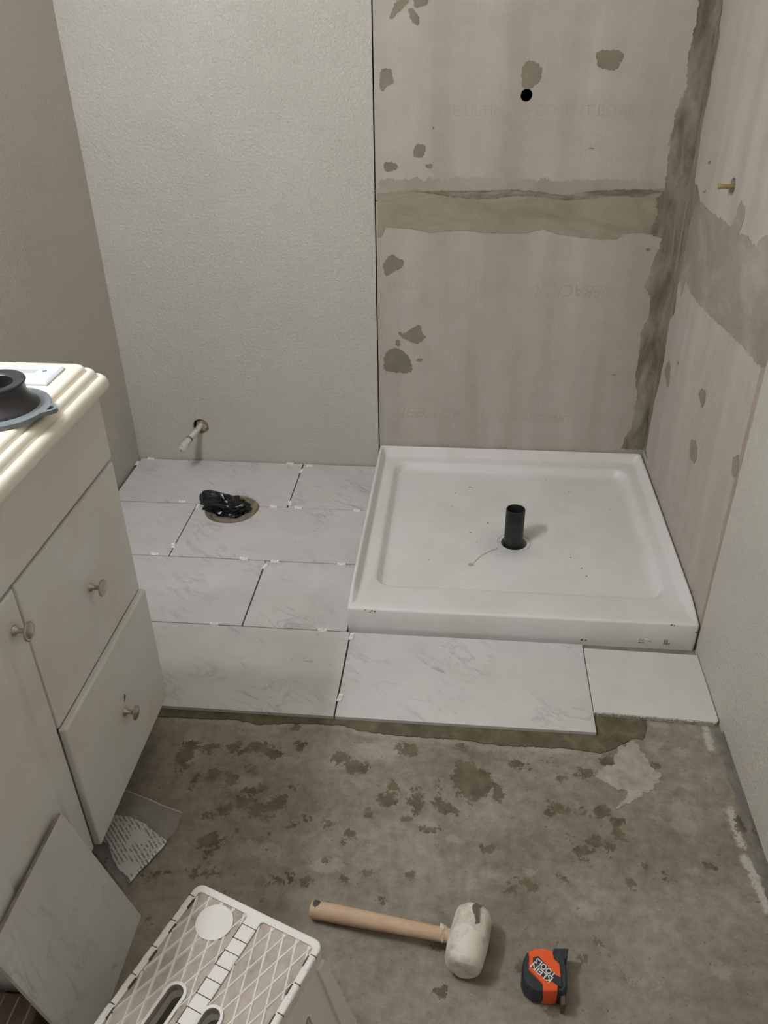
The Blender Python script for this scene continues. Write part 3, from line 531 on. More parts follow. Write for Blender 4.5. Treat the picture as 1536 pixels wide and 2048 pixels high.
# ================================================================ SHOWER PAN
def make_pan():
    X0, X1, Y0, Y1 = -0.9165, -0.0035, -0.913, -0.0025
    DX, DY = -0.457, -0.487
    NC, NE = 8, 10
    def rrect(x0, x1, ya, yb, r):
        P = []
        for cx, cy, a0 in ((x1 - r, yb - r, 0), (x0 + r, yb - r, 90), (x0 + r, ya + r, 180), (x1 - r, ya + r, 270)):
            for i in range(NC + 1):
                t = math.radians(a0 + 90 * i / NC); P.append((cx + r * math.cos(t), cy + r * math.sin(t)))
            nx = {0: (x0 + r, yb), 90: (x0, ya + r), 180: (x1 - r, ya), 270: (x1, yb - r)}[a0]
            s = P[-1]
            for i in range(1, NE): P.append((s[0] + (nx[0] - s[0]) * i / NE, s[1] + (nx[1] - s[1]) * i / NE))
        return P
    def sm(a, b_, t): t = min(1, max(0, (t - a) / (b_ - a))); return t * t * (3 - 2 * t)
    LIP, CURB, DECK = 0.1005, 0.0845, 0.0700
    fz = lambda y: sm(-0.845, -0.880, y) if False else sm(0.845, 0.885, -y)
    def lip(x, y): return LIP + (CURB - LIP) * fz(y)
    def deck(x, y): return DECK + (CURB - 0.002 - DECK) * sm(0.80, 0.895, -y)
    b = bmesh.new(); rings = []
    def ring(P, zf): rings.append([b.verts.new((x, y, zf(x, y))) for x, y in P])
    def ins(d, r): return rrect(X0 + d, X1 - d, Y0 + d, Y1 - d, r)
    ring(ins(0.0, 0.008), lambda x, y: 0.0); ring(ins(0.0, 0.008), lambda x, y: 0.05)
    ring(ins(0.0, 0.008), lambda x, y: lip(x, y) - 0.006)
    ring(ins(0.0014, 0.008), lambda x, y: lip(x, y) - 0.0022); ring(ins(0.0040, 0.008), lip); ring(ins(0.0075, 0.008), lip)
    ring(ins(0.0098, 0.010), lambda x, y: lip(x, y) - 0.0022 * (1 - fz(y)))
    ring(ins(0.0120, 0.012), lambda x, y: (lip(x, y) - 0.008) * (1 - fz(y)) + fz(y) * CURB)
    ring(ins(0.0180, 0.016), lambda x, y: deck(x, y) + 0.006 * (1 - fz(y)) + fz(y) * 0.001)
    ring(ins(0.0230, 0.020), lambda x, y: deck(x, y) + 0.001); ring(ins(0.030, 0.026), deck)
    B = (-0.858, -0.060, -0.786, -0.062)
    def bi(d, r): return rrect(B[0] + d, B[1] - d, B[2] + d, B[3] - d, r)
    dk2 = lambda x, y: deck(x, y) - 0.001
    ring(bi(-0.006, 0.056), dk2); ring(bi(0.0, 0.05), lambda x, y: dk2(x, y) - 0.0015); ring(bi(0.005, 0.047), lambda x, y: dk2(x, y) - 0.006)
    ring(bi(0.014, 0.040), lambda x, y: 0.0455); ring(bi(0.020, 0.037), lambda x, y: 0.0415); ring(bi(0.034, 0.034), lambda x, y: 0.0400)
    P = bi(0.034, 0.034); n = len(P)
    A = [math.atan2(y - DY, x - DX) for x, y in P]
    def circ(r, z): rings.append([b.verts.new((DX + r * math.cos(a), DY + r * math.sin(a), z)) for a in A])
    def mixr(t, r, z): rings.append([b.verts.new(((1 - t) * x + t * (DX + r * math.cos(a)), (1 - t) * y + t * (DY + r * math.sin(a)), z)) for (x, y), a in zip(P, A)])
    mixr(0.35, 0.05, 0.0370); mixr(0.7, 0.05, 0.0342)
    circ(0.056, 0.0320); circ(0.053, 0.0300); circ(0.042, 0.0298); circ(0.0395, 0.0290); circ(0.0385, 0.026); circ(0.0385, 0.001)
    for r0, r1 in zip(rings, rings[1:]):
        for i in range(n): b.faces.new((r0[i], r0[(i + 1) % n], r1[(i + 1) % n], r1[i]))
    return b
pan = thing('shower_pan', (-0.46, -0.458, 0), 'white square acrylic shower pan set in the back right corner', 'shower pan')
bm_obj('basin', make_pan(), PAN, pan, True, 0.9)
b = bmesh.new(); add_lathe(b, [(0.0515, 0.0298), (0.0515, 0.0312), (0.0475, 0.0312), (0.0475, 0.0298)], 40, Matrix.Translation((-0.457, -0.487, 0)), True)
bm_obj('drain_rim', b, mottled('greyed_acrylic', '#c9c7c1', '#d9d7d2', 30, 0.3), pan, True)
PRINT = mottled('printed_mark', '#5c5a58', '#706d69', 80, 0.7)
b = bmesh.new()
for k, (xa, xb, z) in enumerate([(-0.150, -0.134, 0.0300), (-0.150, -0.118, 0.0245), (-0.150, -0.134, 0.0190)]):
    x = xa
    while x < xb: 
        w = random.uniform(0.004, 0.008); add_box(b, x, min(x + w, xb), -0.9134, -0.9128, z - 0.0009, z + 0.0009); x += w + 0.0016
bm_obj('printed_mark', b, PRINT, pan)
b = bmesh.new()
for k in range(4):
    for j in range(3):
        if random.random() < 0.8: add_box(b, -0.086 + j * 0.006, -0.0815 + j * 0.006, -0.9134, -0.9128, 0.0165 + k * 0.0042, 0.0190 + k * 0.0042)
bm_obj('printed_mark', b, PRINT, pan)
SPECK = mottled('mortar_crumb', '#4a443b', '#6b6457', 80, 0.9)
b = bmesh.new()
SP = [(-0.593, -0.172, 3), (-0.584, -0.178, 1.4), (-0.643, -0.216, 1.8), (-0.719, -0.399, 1.6), (-0.743, -0.488, 1.8), (-0.535, -0.389, 2.2), (-0.712, -0.608, 1.5), (-0.59, -0.448, 2), (-0.26, -0.178, 1.6), (-0.14, -0.283, 1.8), (-0.266, -0.614, 2), (-0.256, -0.655, 2.2), (-0.333, -0.11, 2), (-0.292, -0.563, 2), (-0.57, -0.50, 1.4), (-0.65, -0.30, 1.2), (-0.40, -0.62, 1.4)]
for x, y, r in SP:
    i = bmesh.new(); bmesh.ops.create_icosphere(i, subdivisions=1, radius=1)
    d = math.hypot(x + 0.457, y + 0.487); z = 0.0320 + (d - 0.05) * 0.019
    for v in i.verts: v.co = Vector((x + v.co.x * r * 0.0014, y + v.co.y * r * 0.001, z + v.co.z * 0.0012 + 0.0004))
    merge(b, i)
for x, z, r in [(-0.855, 0.074, 1.6), (-0.850, 0.079, 2.4), (-0.842, 0.077, 2), (-0.868, 0.081, 1.4), (-0.075, 0.082, 2.2), (-0.068, 0.0805, 1.6), (-0.010, 0.062, 2), (-0.295, 0.017, 3), (-0.285, 0.0165, 2)]:
    i = bmesh.new(); bmesh.ops.create_icosphere(i, subdivisions=1, radius=1)
    for v in i.verts: v.co = Vector((x + v.co.x * r * 0.0015, -0.9130 + v.co.y * 0.001, z + v.co.z * r * 0.0011))
    merge(b, i)
o = bm_obj('mortar_crumbs', b, SPECK, pan); o['kind'] = 'stuff'
b = bmesh.new(); S = [(-0.508, -0.526), (-0.535, -0.548), (-0.556, -0.570), (-0.572, -0.596), (-0.583, -0.618)]
for k, (x, y) in enumerate(S[:-1]):
    pass
pts = []
for k, (x, y) in enumerate(S): pts.append((x - 0.0012, y + 0.0012))
for k, (x, y) in reversed(list(enumerate(S))): pts.append((x + 0.0012, y - 0.0012))
def fl(u, v, w): return Vector((u, v, 0.0325 + (math.hypot(u + 0.457, v + 0.487) - 0.056) * 0.0205 + w))
STAIN = mottled('dried_stain', '#b3a88c', '#c8c0aa', 60, 0.6)
add_plate(b, ragged(pts, 0.0008, 0.006, 71), [], -0.001, 0.0005, fl)
add_plate(b, ragged(circle(-0.588, -0.622, 0.009, 14), 0.003, 0.004, 72), [], -0.001, 0.0005, fl)
bm_obj('dried_stain', b, STAIN, pan)
# black waste pipe standing in the drain
pp = thing('drain_pipe', (-0.457, -0.487, 0), 'short black plastic waste pipe standing open in the shower pan drain', 'pipe')
b = bmesh.new(); tilt = along((-0.459, -0.487, 0.0), (0.00, 0.03, 1))
add_lathe(b, [(0.0288, 0.0), (0.0288, 0.1475), (0.0278, 0.1490), (0.0258, 0.1490), (0.0248, 0.1478), (0.0248, 0.0)], 40, tilt, True)
bm_obj('pipe_wall', b, BLACK, pp, True)
b = bmesh.new(); add_lathe(b, [(0.0, 0.088), (0.012, 0.086), (0.0246, 0.080), (0.0246, 0.070), (0.0, 0.070)], 24, tilt)
for v in b.verts: v.co.z += 0.006 * noise.noise(v.co * 60)
bm_obj('rag_plug', b, mottled('crumpled_foil', '#5d5b58', '#8f8c88', 50, 0.5), pp, True)

b = bmesh.new(); add_plate(b, ragged([(-0.0045, -1.195), (-0.0045, -2.6), (-0.024, -2.6), (-0.020, -1.195)], 0.006, 0.006, 83), [], -0.001, 0.0006, XY); bm_obj('edge_strip', b, mottled('grey_floor_edge', '#756f68', '#858078', 30, 0.8), floor)
# plain offcut of board in front of the pan
OFF = mottled('plain_offcut', '#cfccc4', '#d7d4cd', 9, 0.7, bump=0.1)
oc = thing('board_offcut', (-0.15, -1.06, 0), 'plain white board offcut with a broken front edge lying by the right wall', 'board')
b = bmesh.new()
fe = ragged([(-0.012, -1.176), (-0.293, -1.166)], 0.0012, 0.006, 77, closed=False)
add_plate(b, [(-0.2925, -0.940), (-0.0055, -0.944), (-0.0065, -1.170)] + fe + [(-0.293, -1.166)], [], 0.0, 0.0120, XY); bm_obj('panel', b, OFF, oc)
b = bmesh.new(); random.seed(3)
for k in range(46):
    t = k / 45; x = -0.291 + t * 0.276; y = -1.166 - t * 0.010; r = random.uniform(0.002, 0.0038)
    add_box(b, -r, r, -0.0028, 0.0015, 0.0006, random.uniform(0.0100, 0.0124), 0, 1, Matrix.Translation((x, y, 0)) @ Matrix.Rotation(random.uniform(-0.5, 0.5), 4, 'Z') @ Matrix.Rotation(random.uniform(-0.35, 0.1), 4, 'Y'))
bm_obj('broken_edge', b, mottled('raw_core', '#a8a399', '#cdc8be', 120, 0.9), oc)
# pale plaster dab on the concrete
b = bmesh.new(); add_plate(b, ragged(PLASTER, 0.009, 0.003, 81), [], -0.001, 0.0010, XY); bm_obj('plaster_dab', b, CHALKM, floor)

# ================================================================ VANITY
VF = -1.300                                            # plane of the closed fronts
YB, YN = -1.272, -1.950                                # far and near sides
van = thing('vanity_cabinet', (-1.55, -1.61, 0), 'off-white bathroom vanity cabinet with drawers and a door along the left wall', 'cabinet')
b = bmesh.new()
add_box(b, -1.816, VF - 0.017, YN, YB, 0.088, 0.8535, 0.0015, 1)
add_box(b, -1.816, -1.385, YN + 0.001, YB - 0.001, 0.0, 0.09)
bm_obj('carcass', b, VAN, van)
def front(name, ya, yb, z0, z1, off=0.0, bev=0.004):
    b = bmesh.new(); add_box(b, VF - 0.0165 + off, VF + off, ya, yb, z0, z1, bev, 2); return bm_obj(name, b, VAN, van)
front('top_panel', YN + 0.003, YB - 0.002, 0.716, 0.8500)
YD = -1.677
d1 = front('drawer', YD + 0.002, YB - 0.002, 0.404, 0.709)
d2 = front('drawer', YD + 0.002, YB - 0.002, 0.092, 0.4025, 0.012)
b = bmesh.new(); add_box(b, VF - 0.022, VF - 0.006, YD + 0.012, YB - 0.012, 0.11, 0.375); bm_obj('drawer_box', b, VAN, d2)
# door: frame with a shallow routed panel
b = bmesh.new(); da, db, dz0, dz1 = YN + 0.003, YD - 0.002, 0.092, 0.709
fr = lambda u, v, w: Vector((VF - 0.0165 + w, u, v))
def rr(d): return [(da + d, dz0 + d), (db - d, dz0 + d), (db - d, dz1 - d), (da + d, dz1 - d)]
rings = []
for d, w in ((0, 0), (0, 0.0135), (0.003, 0.0165), (0.046, 0.0165), (0.052, 0.0120), (0.060, 0.0120), (0.078, 0.0158)):
    rings.append([b.verts.new(fr(u, v, w)) for u, v in rr(d)])
for r0, r1 in zip(rings, rings[1:]):
    for i in range(4): b.faces.new((r0[i], r0[(i + 1) % 4], r1[(i + 1) % 4], r1[i]))
b.faces.new(rings[-1]); b.faces.new(rings[0])
door = bm_obj('door', b, VAN, van)
def knob(parent, x, y, z):
    b = bmesh.new()
    add_lathe(b, [(0.0, 0.0), (0.0085, 0.0), (0.0085, 0.0030), (0.0062, 0.0050), (0.0046, 0.0075), (0.0042, 0.0160), (0.0055, 0.0190), (0.0120, 0.0215), (0.0158, 0.0232), (0.0160, 0.0250), (0.0140, 0.0262), (0.0125, 0.0256), (0.0100, 0.0270), (0.0050, 0.0286), (0.0, 0.0290)], 28, along((x, y, z), (1, 0, 0)))
    return bm_obj('knob', b, NICKEL, parent, True, 0.9)
knob(d1, VF - 0.0005, -1.467, 0.551); knob(d2, VF + 0.0115, -1.475, 0.244); knob(door, VF - 0.0005, -1.708, 0.652)
b = bmesh.new()
add_plate(b, ragged([(-1.468, 0.262), (-1.462, 0.2655), (-1.457, 0.2715), (-1.4605, 0.2735), (-1.4585, 0.2775), (-1.4635, 0.2765), (-1.466, 0.2695)], 0.0012, 0.002, 91), [], -0.0003, 0.0008, lambda u, v, w: Vector((VF + 0.012 + w, u, v)))
bm_obj('mortar_splash', b, SPECK, d2)
# worktop: ogee edge swept round the front and the far end
CREAM = mottled('cream_cultured_marble', '#ebe3cf', '#f1ebdc', 3.5, 0.28, spec=0.5)
XF, YF, ZT = -1.280, -1.254, 0.905
prof = [(0.020, -0.050), (0.006, -0.050), (0.0015, -0.047), (0.0, -0.040), (0.0008, -0.033), (0.004, -0.0265), (0.009, -0.0225), (0.0125, -0.0225), (0.0150, -0.0240), (0.0170, -0.0225), (0.0180, -0.0180), (0.0205, -0.0125), (0.0250, -0.0095), (0.0285, -0.0098), (0.0310, -0.0115), (0.0330, -0.0105), (0.0340, -0.0060), (0.0365, -0.0020), (0.0410, -0.0002), (0.0480, 0.0)]
b = bmesh.new(); rings = []
for d, z in prof:
    xf = XF - d; yf = YF - d * 0.40; r = 0.014
    P = [(-1.8165, YF - 0.4 * d)] + [(xf - r + r * math.cos(t), yf - r + r * math.sin(t)) for t in [math.pi / 2 * (1 - i / 6) for i in range(7)]] + [(xf, -1.9585), (-1.8165, -1.9585)]
    rings.append([b.verts.new((x, y, ZT + z)) for x, y in P])
for r0, r1 in zip(rings, rings[1:]):
    for i in range(len(r0)): b.faces.new((r0[i], r0[(i + 1) % len(r0)], r1[(i + 1) % len(r0)], r1[i]))
b.faces.new(rings[-1]); b.faces.new(rings[0])
ct = bm_obj('vanity_countertop', b, CREAM, None, True, 0.8)
tag(ct, 'cream vanity countertop with a triple-rolled front edge, on the cabinet', 'countertop')

# white wall plate lying on the worktop
wp = thing('wall_plate', (-1.41, -1.335, ZT), 'white plastic wall plate with a long opening lying at the far end of the countertop', 'wall plate')
WP = mottled('white_wall_plate', '#d6d9e2', '#dde0e6', 20, 0.3)
b = bmesh.new()
pr = [(0.0, 0.0), (0.0, 0.0035), (0.0035, 0.0058), (0.0055, 0.0062)]
x0, x1, ya, yb = -1.462, -1.341, -1.372, -1.297
ox0, ox1, oya, oyb = -1.444, -1.380, -1.352, -1.318
def lp(d): return [(x0 + d, ya + d), (x1 - d, ya + d), (x1 - d, yb - d), (x0 + d, yb - d)]
op = [(ox0, oya), (ox1, oya), (ox1, oyb), (ox0, oyb)]
rings = [[b.verts.new((u, v, ZT + 0.0003 + z)) for u, v in lp(d)] for d, z in pr] + [[b.verts.new((u, v, ZT + 0.0003 + z)) for u, v in op] for z in (0.0062, 0.0)]
for r0, r1 in zip(rings, rings[1:]):
    for i in range(4): b.faces.new((r0[i], r0[(i + 1) % 4], r1[(i + 1) % 4], r1[i]))
bm_obj('plate', b, WP, wp)
b = bmesh.new(); add_lathe(b, [(0.0, 0.0058), (0.0034, 0.0058), (0.0034, 0.0066), (0.0, 0.0064)], 16, Matrix.Translation((-1.366, -1.322, ZT))); bm_obj('screw_hole', b, DARKGAP, wp)

# closet flange: dark rubber hub on a blue grey ring
fx, fy = -1.372, -1.474
fg = thing('closet_flange', (fx, fy, ZT), 'dark grey closet flange with a blue-grey slotted ring lying on the countertop', 'flange')
RINGM = m_dirty('blue_grey_ring', '#7d8587', '#565d60', 50, 0.5, 0.7, 0.5, 0.38)
HUB = mottled('dark_rubber', '#333134', '#413f41', 30, 0.35)
b = bmesh.new(); M = Matrix.Translation((fx, fy, ZT))
add_lathe(b, [(0.046, 0.0006), (0.079, 0.0006), (0.0800, 0.004), (0.0790, 0.0075), (0.072, 0.0085), (0.0695, 0.0070), (0.0670, 0.0072), (0.064, 0.0085), (0.046, 0.0085)], 56, M, True)
for a in (0.02, 2.11, 4.20):
    c, s = math.cos(a), math.sin(a); R = M @ Matrix.Rotation(a, 4, 'Z')
    add_plate(b, [(0.070, -0.022), (0.081, -0.017), (0.0905, -0.0100), (0.0950, -0.003), (0.0950, 0.003), (0.0905, 0.0100), (0.081, 0.017), (0.070, 0.022)], [[(0.0812, -0.0075), (0.0860, -0.0075), (0.0900, 0.0), (0.0860, 0.0075), (0.0812, 0.0075)]], 0.0012, 0.0080, lambda u, v, w: R @ Vector((u, v, w)))
bm_obj('ring', b, RINGM, fg, True, 0.6)
b = bmesh.new(); add_lathe(b, [(0.030, 0.003), (0.063, 0.003), (0.0625, 0.0095), (0.0590, 0.014), (0.0520, 0.020), (0.0475, 0.030), (0.0465, 0.040), (0.0480, 0.0470), (0.0500, 0.0495), (0.0490, 0.0515), (0.0330, 0.0500), (0.0305, 0.0480), (0.0300, 0.030)], 56, M, True)
bm_obj('hub', b, HUB, fg, True, 0.8)
b = bmesh.new(); add_lathe(b, [(0.0, 0.004), (0.031, 0.004), (0.031, 0.006), (0.0, 0.006)], 32, M); bm_obj('bore', b, DARKGAP, fg)

# ================================================================ LEANING TILE, CARTON, PARTS BAG
lt = None
b = bmesh.new()
up = Vector((-0.0882, 0, 0.292)); L = 0.305; upn = up.normalized(); nrm = Vector((upn.z, 0, -upn.x))
base = Vector((-1.197, 0, 0.0))
def lean(u, v, w): return base + upn * u + Vector((0, v, 0)) + nrm * w
q = bmesh.new(); add_plate(q, [(0.0, -2.003), (0.0, -1.752), (L, -1.756), (L, -2.001)], [], -0.0085, -0.0012, lean); merge(b, q)
lo = bm_obj('cut_tile', b, TILE)
BIS = mottled('pinkish_cut_edge', '#8d8078', '#a0948b', 70, 0.8)
tag(lo, 'cut marble-look tile leaning against the vanity door', 'tile')
b = bmesh.new(); add_plate(b, [(L - 0.0002, -1.757), (L + 0.0006, -1.757), (L + 0.0006, -2.000), (L - 0.0002, -2.000)], [], -0.0084, -0.0016, lean); bm_obj('cut_edge', b, BIS, lo)
cr = thing('grooved_board', (-1.5, -2.15, 0), 'dark brown grooved board in the bottom left corner, past the leaning tile', 'board')
BRN = mottled('brown_board', '#5a4a3c', '#6a594a', 30, 0.7)
b = bmesh.new(); add_box(b, -1.78, -1.262, -2.42, -1.966, 0.0, 0.118, 0.002, 1); bm_obj('panel', b, BRN, cr)
GR = mottled('pale_groove', '#8b7d6f', '#9c8f81', 40, 0.8)
for k in range(20):
    b = bmesh.new(); x = -1.276 - k * 0.0245; add_box(b, x - 0.0014, x + 0.0014, -2.41, -1.972, 0.1176, 0.1186); bm_obj('groove', b, GR, cr)

pb = thing('parts_bag', (-1.27, -1.60, 0), 'clear plastic parts bag with a crumpled instruction sheet half under the vanity', 'bag')
def sheet(name, outline, mat, zf, th, parent, smooth=True):
    # a fine sheet clipped to an outline, laid in folds
    xs = [p[0] for p in outline]; ys = [p[1] for p in outline]; st = 0.0035
    def inside(x, y):
        c = False; j = len(outline) - 1
        for i in range(len(outline)):
            xi, yi = outline[i]; xj, yj = outline[j]
            if (yi > y) != (yj > y) and x < (xj - xi) * (y - yi) / (yj - yi) + xi: c = not c
            j = i
        return c
    b = bmesh.new()
    pts = ragged(outline, 0.0012, 0.004, 31); k = len(pts)
    grid = []
    y = min(ys) + st / 2
    while y < max(ys):
        x = min(xs) + st / 2
        while x < max(xs):
            if inside(x, y) and min((x - p[0]) ** 2 + (y - p[1]) ** 2 for p in pts) > (0.6 * st) ** 2: grid.append((x, y))
            x += st
        y += st
    from mathutils.geometry import delaunay_2d_cdt
    co = [Vector(p) for p in pts] + [Vector(p) for p in grid]
    vo, eo, fo, *_ = delaunay_2d_cdt(co, [(i, (i + 1) % k) for i in range(k)], [], 1, 1e-6)
    vs = [b.verts.new((v.x, v.y, zf(v.x, v.y))) for v in vo]
    for f in fo:
        try: b.faces.new([vs[i] for i in f])
        except ValueError: pass
    o = bm_obj(name, b, mat, parent, smooth, 3.0)
    m = o.modifiers.new('thickness', 'SOLIDIFY'); m.thickness = th; m.offset = 1
    return o
def nz(x, y, s, o=0): return noise.noise(Vector((x * s, y * s, o)))
def paperz(x, y): return 0.0032 + 0.009 * abs(nz(x, y, 9, 3)) + 0.005 * abs(nz(x, y, 24, 5)) + 0.004 * max(0, (-x - 1.22) * 6)
def bagz(x, y): return 0.0075 + 0.010 * abs(nz(x, y, 9, 3)) + 0.004 * abs(nz(x, y, 17, 8)) + 0.004 * max(0, (-x - 1.22) * 6)
sheet('instruction_sheet', PAPER, m_paper(), paperz, 0.0004, pb)
sheet('bag_film', BAG, m_clear(), lambda x, y: bagz(x, y) + 0.0015, 0.0003, pb)
b = bmesh.new()
e0, e1 = Vector((*BAG[0], 0)), Vector((*BAG[1], 0)); S = []
for k in range(13):
    p = e0.lerp(e1, k / 12); S.append((p.x, p.y, bagz(p.x, p.y) + 0.002))
add_tube(b, S, [0.0018] * 13, 6); bm_obj('zip_strip', b, mottled('zip_film', '#b8b0ac', '#c9c2be', 40, 0.35), pb, True)
b = bmesh.new()
for k in range(9):
    t = Vector((-1.327 + 0.022 * random.random() + 0.03 * (k % 3) * 0.5, -1.640 - 0.055 * random.random(), 0.007)); i = bmesh.new(); bmesh.ops.create_icosphere(i, subdivisions=1, radius=0.0026)
    i.transform(Matrix.Translation(t)); merge(b, i)
o = bm_obj('small_screws', b, mottled('dark_screws', '#2a2723', '#4b443b', 90, 0.4), pb); o['kind'] = 'stuff'

# ================================================================ STEP STOOL
SH = 0.25
A0 = Vector((-1.030, -1.834, 0)); U = Vector((0.935, -0.3545, 0)).normalized(); Wv = Vector((-U.y * -1, -U.x, 0)); Wv = Vector((U.y, -U.x, 0))
def st(u, w, z): return A0 + U * u + Wv * w + Vector((0, 0, z))
SW, SL = 0.234, 0.300
stool = thing('step_stool', (A0 + U * 0.117 + Wv * 0.15)[:], 'dirty white folding plastic step stool with a diamond lattice top', 'step stool')
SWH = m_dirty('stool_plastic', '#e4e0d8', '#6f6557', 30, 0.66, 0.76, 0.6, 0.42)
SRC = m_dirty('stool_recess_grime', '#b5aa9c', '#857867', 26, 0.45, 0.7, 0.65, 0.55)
def rrect2(x0, x1, ya, yb, rs, n=7):
    P = []
    for cx, cy, a0, r in ((x1, yb, 0, rs[0]), (x0, yb, 90, rs[1]), (x0, ya, 180, rs[2]), (x1, ya, 270, rs[3])):
        sx = -1 if cx == x1 else 1; sy = -1 if cy == yb else 1
        if r < 1e-4: P.append((cx, cy)); continue
        for i in range(n + 1):
            t = math.radians(a0 + 90 * i / n); P.append((cx + sx * r + r * math.cos(t), cy + sy * r + r * math.sin(t)))
    return P
def slot(cx, w0, w1, r, n=9):
    return [(cx + r * math.cos(t), w1 - r + r * math.sin(t)) for t in [math.pi * i / n for i in range(n + 1)]] + [(cx + r * math.cos(t), w0 + r + r * math.sin(t)) for t in [math.pi + math.pi * i / n for i in range(n + 1)]]
SLOTS = [(0.0765, 0.146, 0.246, 0.0125), (0.1435, 0.150, 0.246, 0.0125)]
# two top halves (recessed panel), rim, centre hinge strip
HALF = [(0.0115, 0.1050), (0.1290, SW - 0.0115)]
tops = []
for k, (ua, ub) in enumerate(HALF):
    b = bmesh.new()
    c, w0, w1, r = SLOTS[k]
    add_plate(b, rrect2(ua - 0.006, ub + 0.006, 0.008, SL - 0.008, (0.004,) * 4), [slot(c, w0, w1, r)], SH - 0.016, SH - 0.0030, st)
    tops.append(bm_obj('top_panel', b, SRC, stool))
# rim frame
b = bmesh.new()
outer = rrect2(0.0, SW, 0.0, SL, (0.014,) * 4)
def inner(ua, ub): return rrect2(ua, ub, 0.013, SL - 0.013, (0.006,) * 4)
loops = [(0.0035, -0.0), (0.0012, -0.0011), (0.0, -0.0035)]
add_plate(b, rrect2(0.0030, SW - 0.0030, 0.0030, SL - 0.0030, (0.012,) * 4), [inner(*HALF[0]), inner(*HALF[1])], SH - 0.006, SH, st)
Po = [rrect2(d, SW - d, d, SL - d, (0.015 - d,) * 4) for d in (0.0030, 0.0010, 0.0, 0.0, 0.0030)]
Zo = [SH, SH - 0.0010, SH - 0.0032, SH - 0.024, SH - 0.024]
rg = [[b.verts.new(st(u, v, z)) for u, v in P] for P, z in zip(Po, Zo)]
for r0, r1 in zip(rg, rg[1:]):
    for i in range(len(r0)): b.faces.new((r0[i], r0[(i + 1) % len(r0)], r1[(i + 1) % len(r0)], r1[i]))
rim = bm_obj('top_rim', b, SWH, stool, True, 0.6)
# diamond lattice: clipped raised ribs, each its own bar
DISC = (0.0640, 0.0460, 0.0290)
def clip_line(p, d, box, cuts):
    # parameter ranges of p+t*d inside the box and outside the circular / slot cuts
    t0, t1 = -1.0, 1.0
    for k in (0, 1):
        lo_, hi_ = box[k]
        if abs(d[k]) < 1e-9: continue
        a, c = (lo_ - p[k]) / d[k], (hi_ - p[k]) / d[k]
        t0, t1 = max(t0, min(a, c)), min(t1, max(a, c))
    if t1 <= t0: return []
    n = 160; out = []; s = None
    for i in range(n + 1):
        t = t0 + (t1 - t0) * i / n; x, y = p[0] + d[0] * t, p[1] + d[1] * t
        ok = not any(c(x, y) for c in cuts)
        if ok and s is None: s = t
        if (not ok or i == n) and s is not None:
            if (t - s) > 0.006: out.append((s, t))
            s = None
    return out
for k, (ua, ub) in enumerate(HALF):
    c, w0, w1, r = SLOTS[k]
    cuts = [lambda x, y, c=c, w0=w0, w1=w1, r=r: math.hypot(x - c, y - min(max(y, w0 + r), w1 - r)) < r + 0.003]
    if k == 0: cuts.append(lambda x, y: math.hypot(x - DISC[0], y - DISC[1]) < DISC[2] - 0.001)
    for sgn in (-1, 1):
        ang = math.radians(18.5); d = (sgn * math.sin(ang), math.cos(ang))
        nrm2 = (d[1], -d[0]); step = 0.0210
        for m in range(-22, 30):
            p = (ua + nrm2[0] * step * m, 0.02 + nrm2[1] * step * m)
            for s, t in clip_line(p, d, ((ua + 0.0005, ub - 0.0005), (0.0135, SL - 0.0135)), cuts):
                a = (p[0] + d[0] * s, p[1] + d[1] * s); e = (p[0] + d[0] * t, p[1] + d[1] * t); h = 0.0026
                b = bmesh.new()
                lo4 = [(a[0] + nrm2[0] * h, a[1] + nrm2[1] * h), (a[0] - nrm2[0] * h, a[1] - nrm2[1] * h), (e[0] - nrm2[0] * h, e[1] - nrm2[1] * h), (e[0] + nrm2[0] * h, e[1] + nrm2[1] * h)]
                lo4 = [(min(max(x, ua - 0.001), ub + 0.001), y) for x, y in lo4]
                hi4 = [(x * 0.62 + (lo4[1 - i % 2 if i < 2 else 5 - i][0]) * 0.38, y * 0.62 + (lo4[1 - i % 2 if i < 2 else 5 - i][1]) * 0.38) for i, (x, y) in enumerate(lo4)]
                Av = [b.verts.new(st(x, y, SH - 0.0032)) for x, y in lo4]; Bv = [b.verts.new(st(x, y, SH - 0.0004 - 0.0002 * (sgn > 0))) for x, y in hi4]
                for i in range(4): b.faces.new((Av[i], Av[(i + 1) % 4], Bv[(i + 1) % 4], Bv[i]))
                b.faces.new(Bv); b.faces.new(Av)
                bm_obj('lattice_rib', b, SWH, tops[k])
    b = bmesh.new()                                     # collar round the hand slot
    add_plate(b, slot(c, w0 - 0.0045, w1 + 0.0045, r + 0.0045), [slot(c, w0, w1, r)], SH - 0.0165, SH - 0.0003, st)
    add_plate(b, slot(c, w0 - 0.0015, w1 + 0.0015, r + 0.0015), [slot(c, w0, w1, r)], SH - 0.034, SH - 0.004, st)
    bm_obj('slot_collar', b, SWH, tops[k])
b = bmesh.new(); add_plate(b, circle(DISC[0], DISC[1], DISC[2], 40), [], SH - 0.0034, SH - 0.0002, st); bm_obj('blank_disc', b, SWH, tops[0])
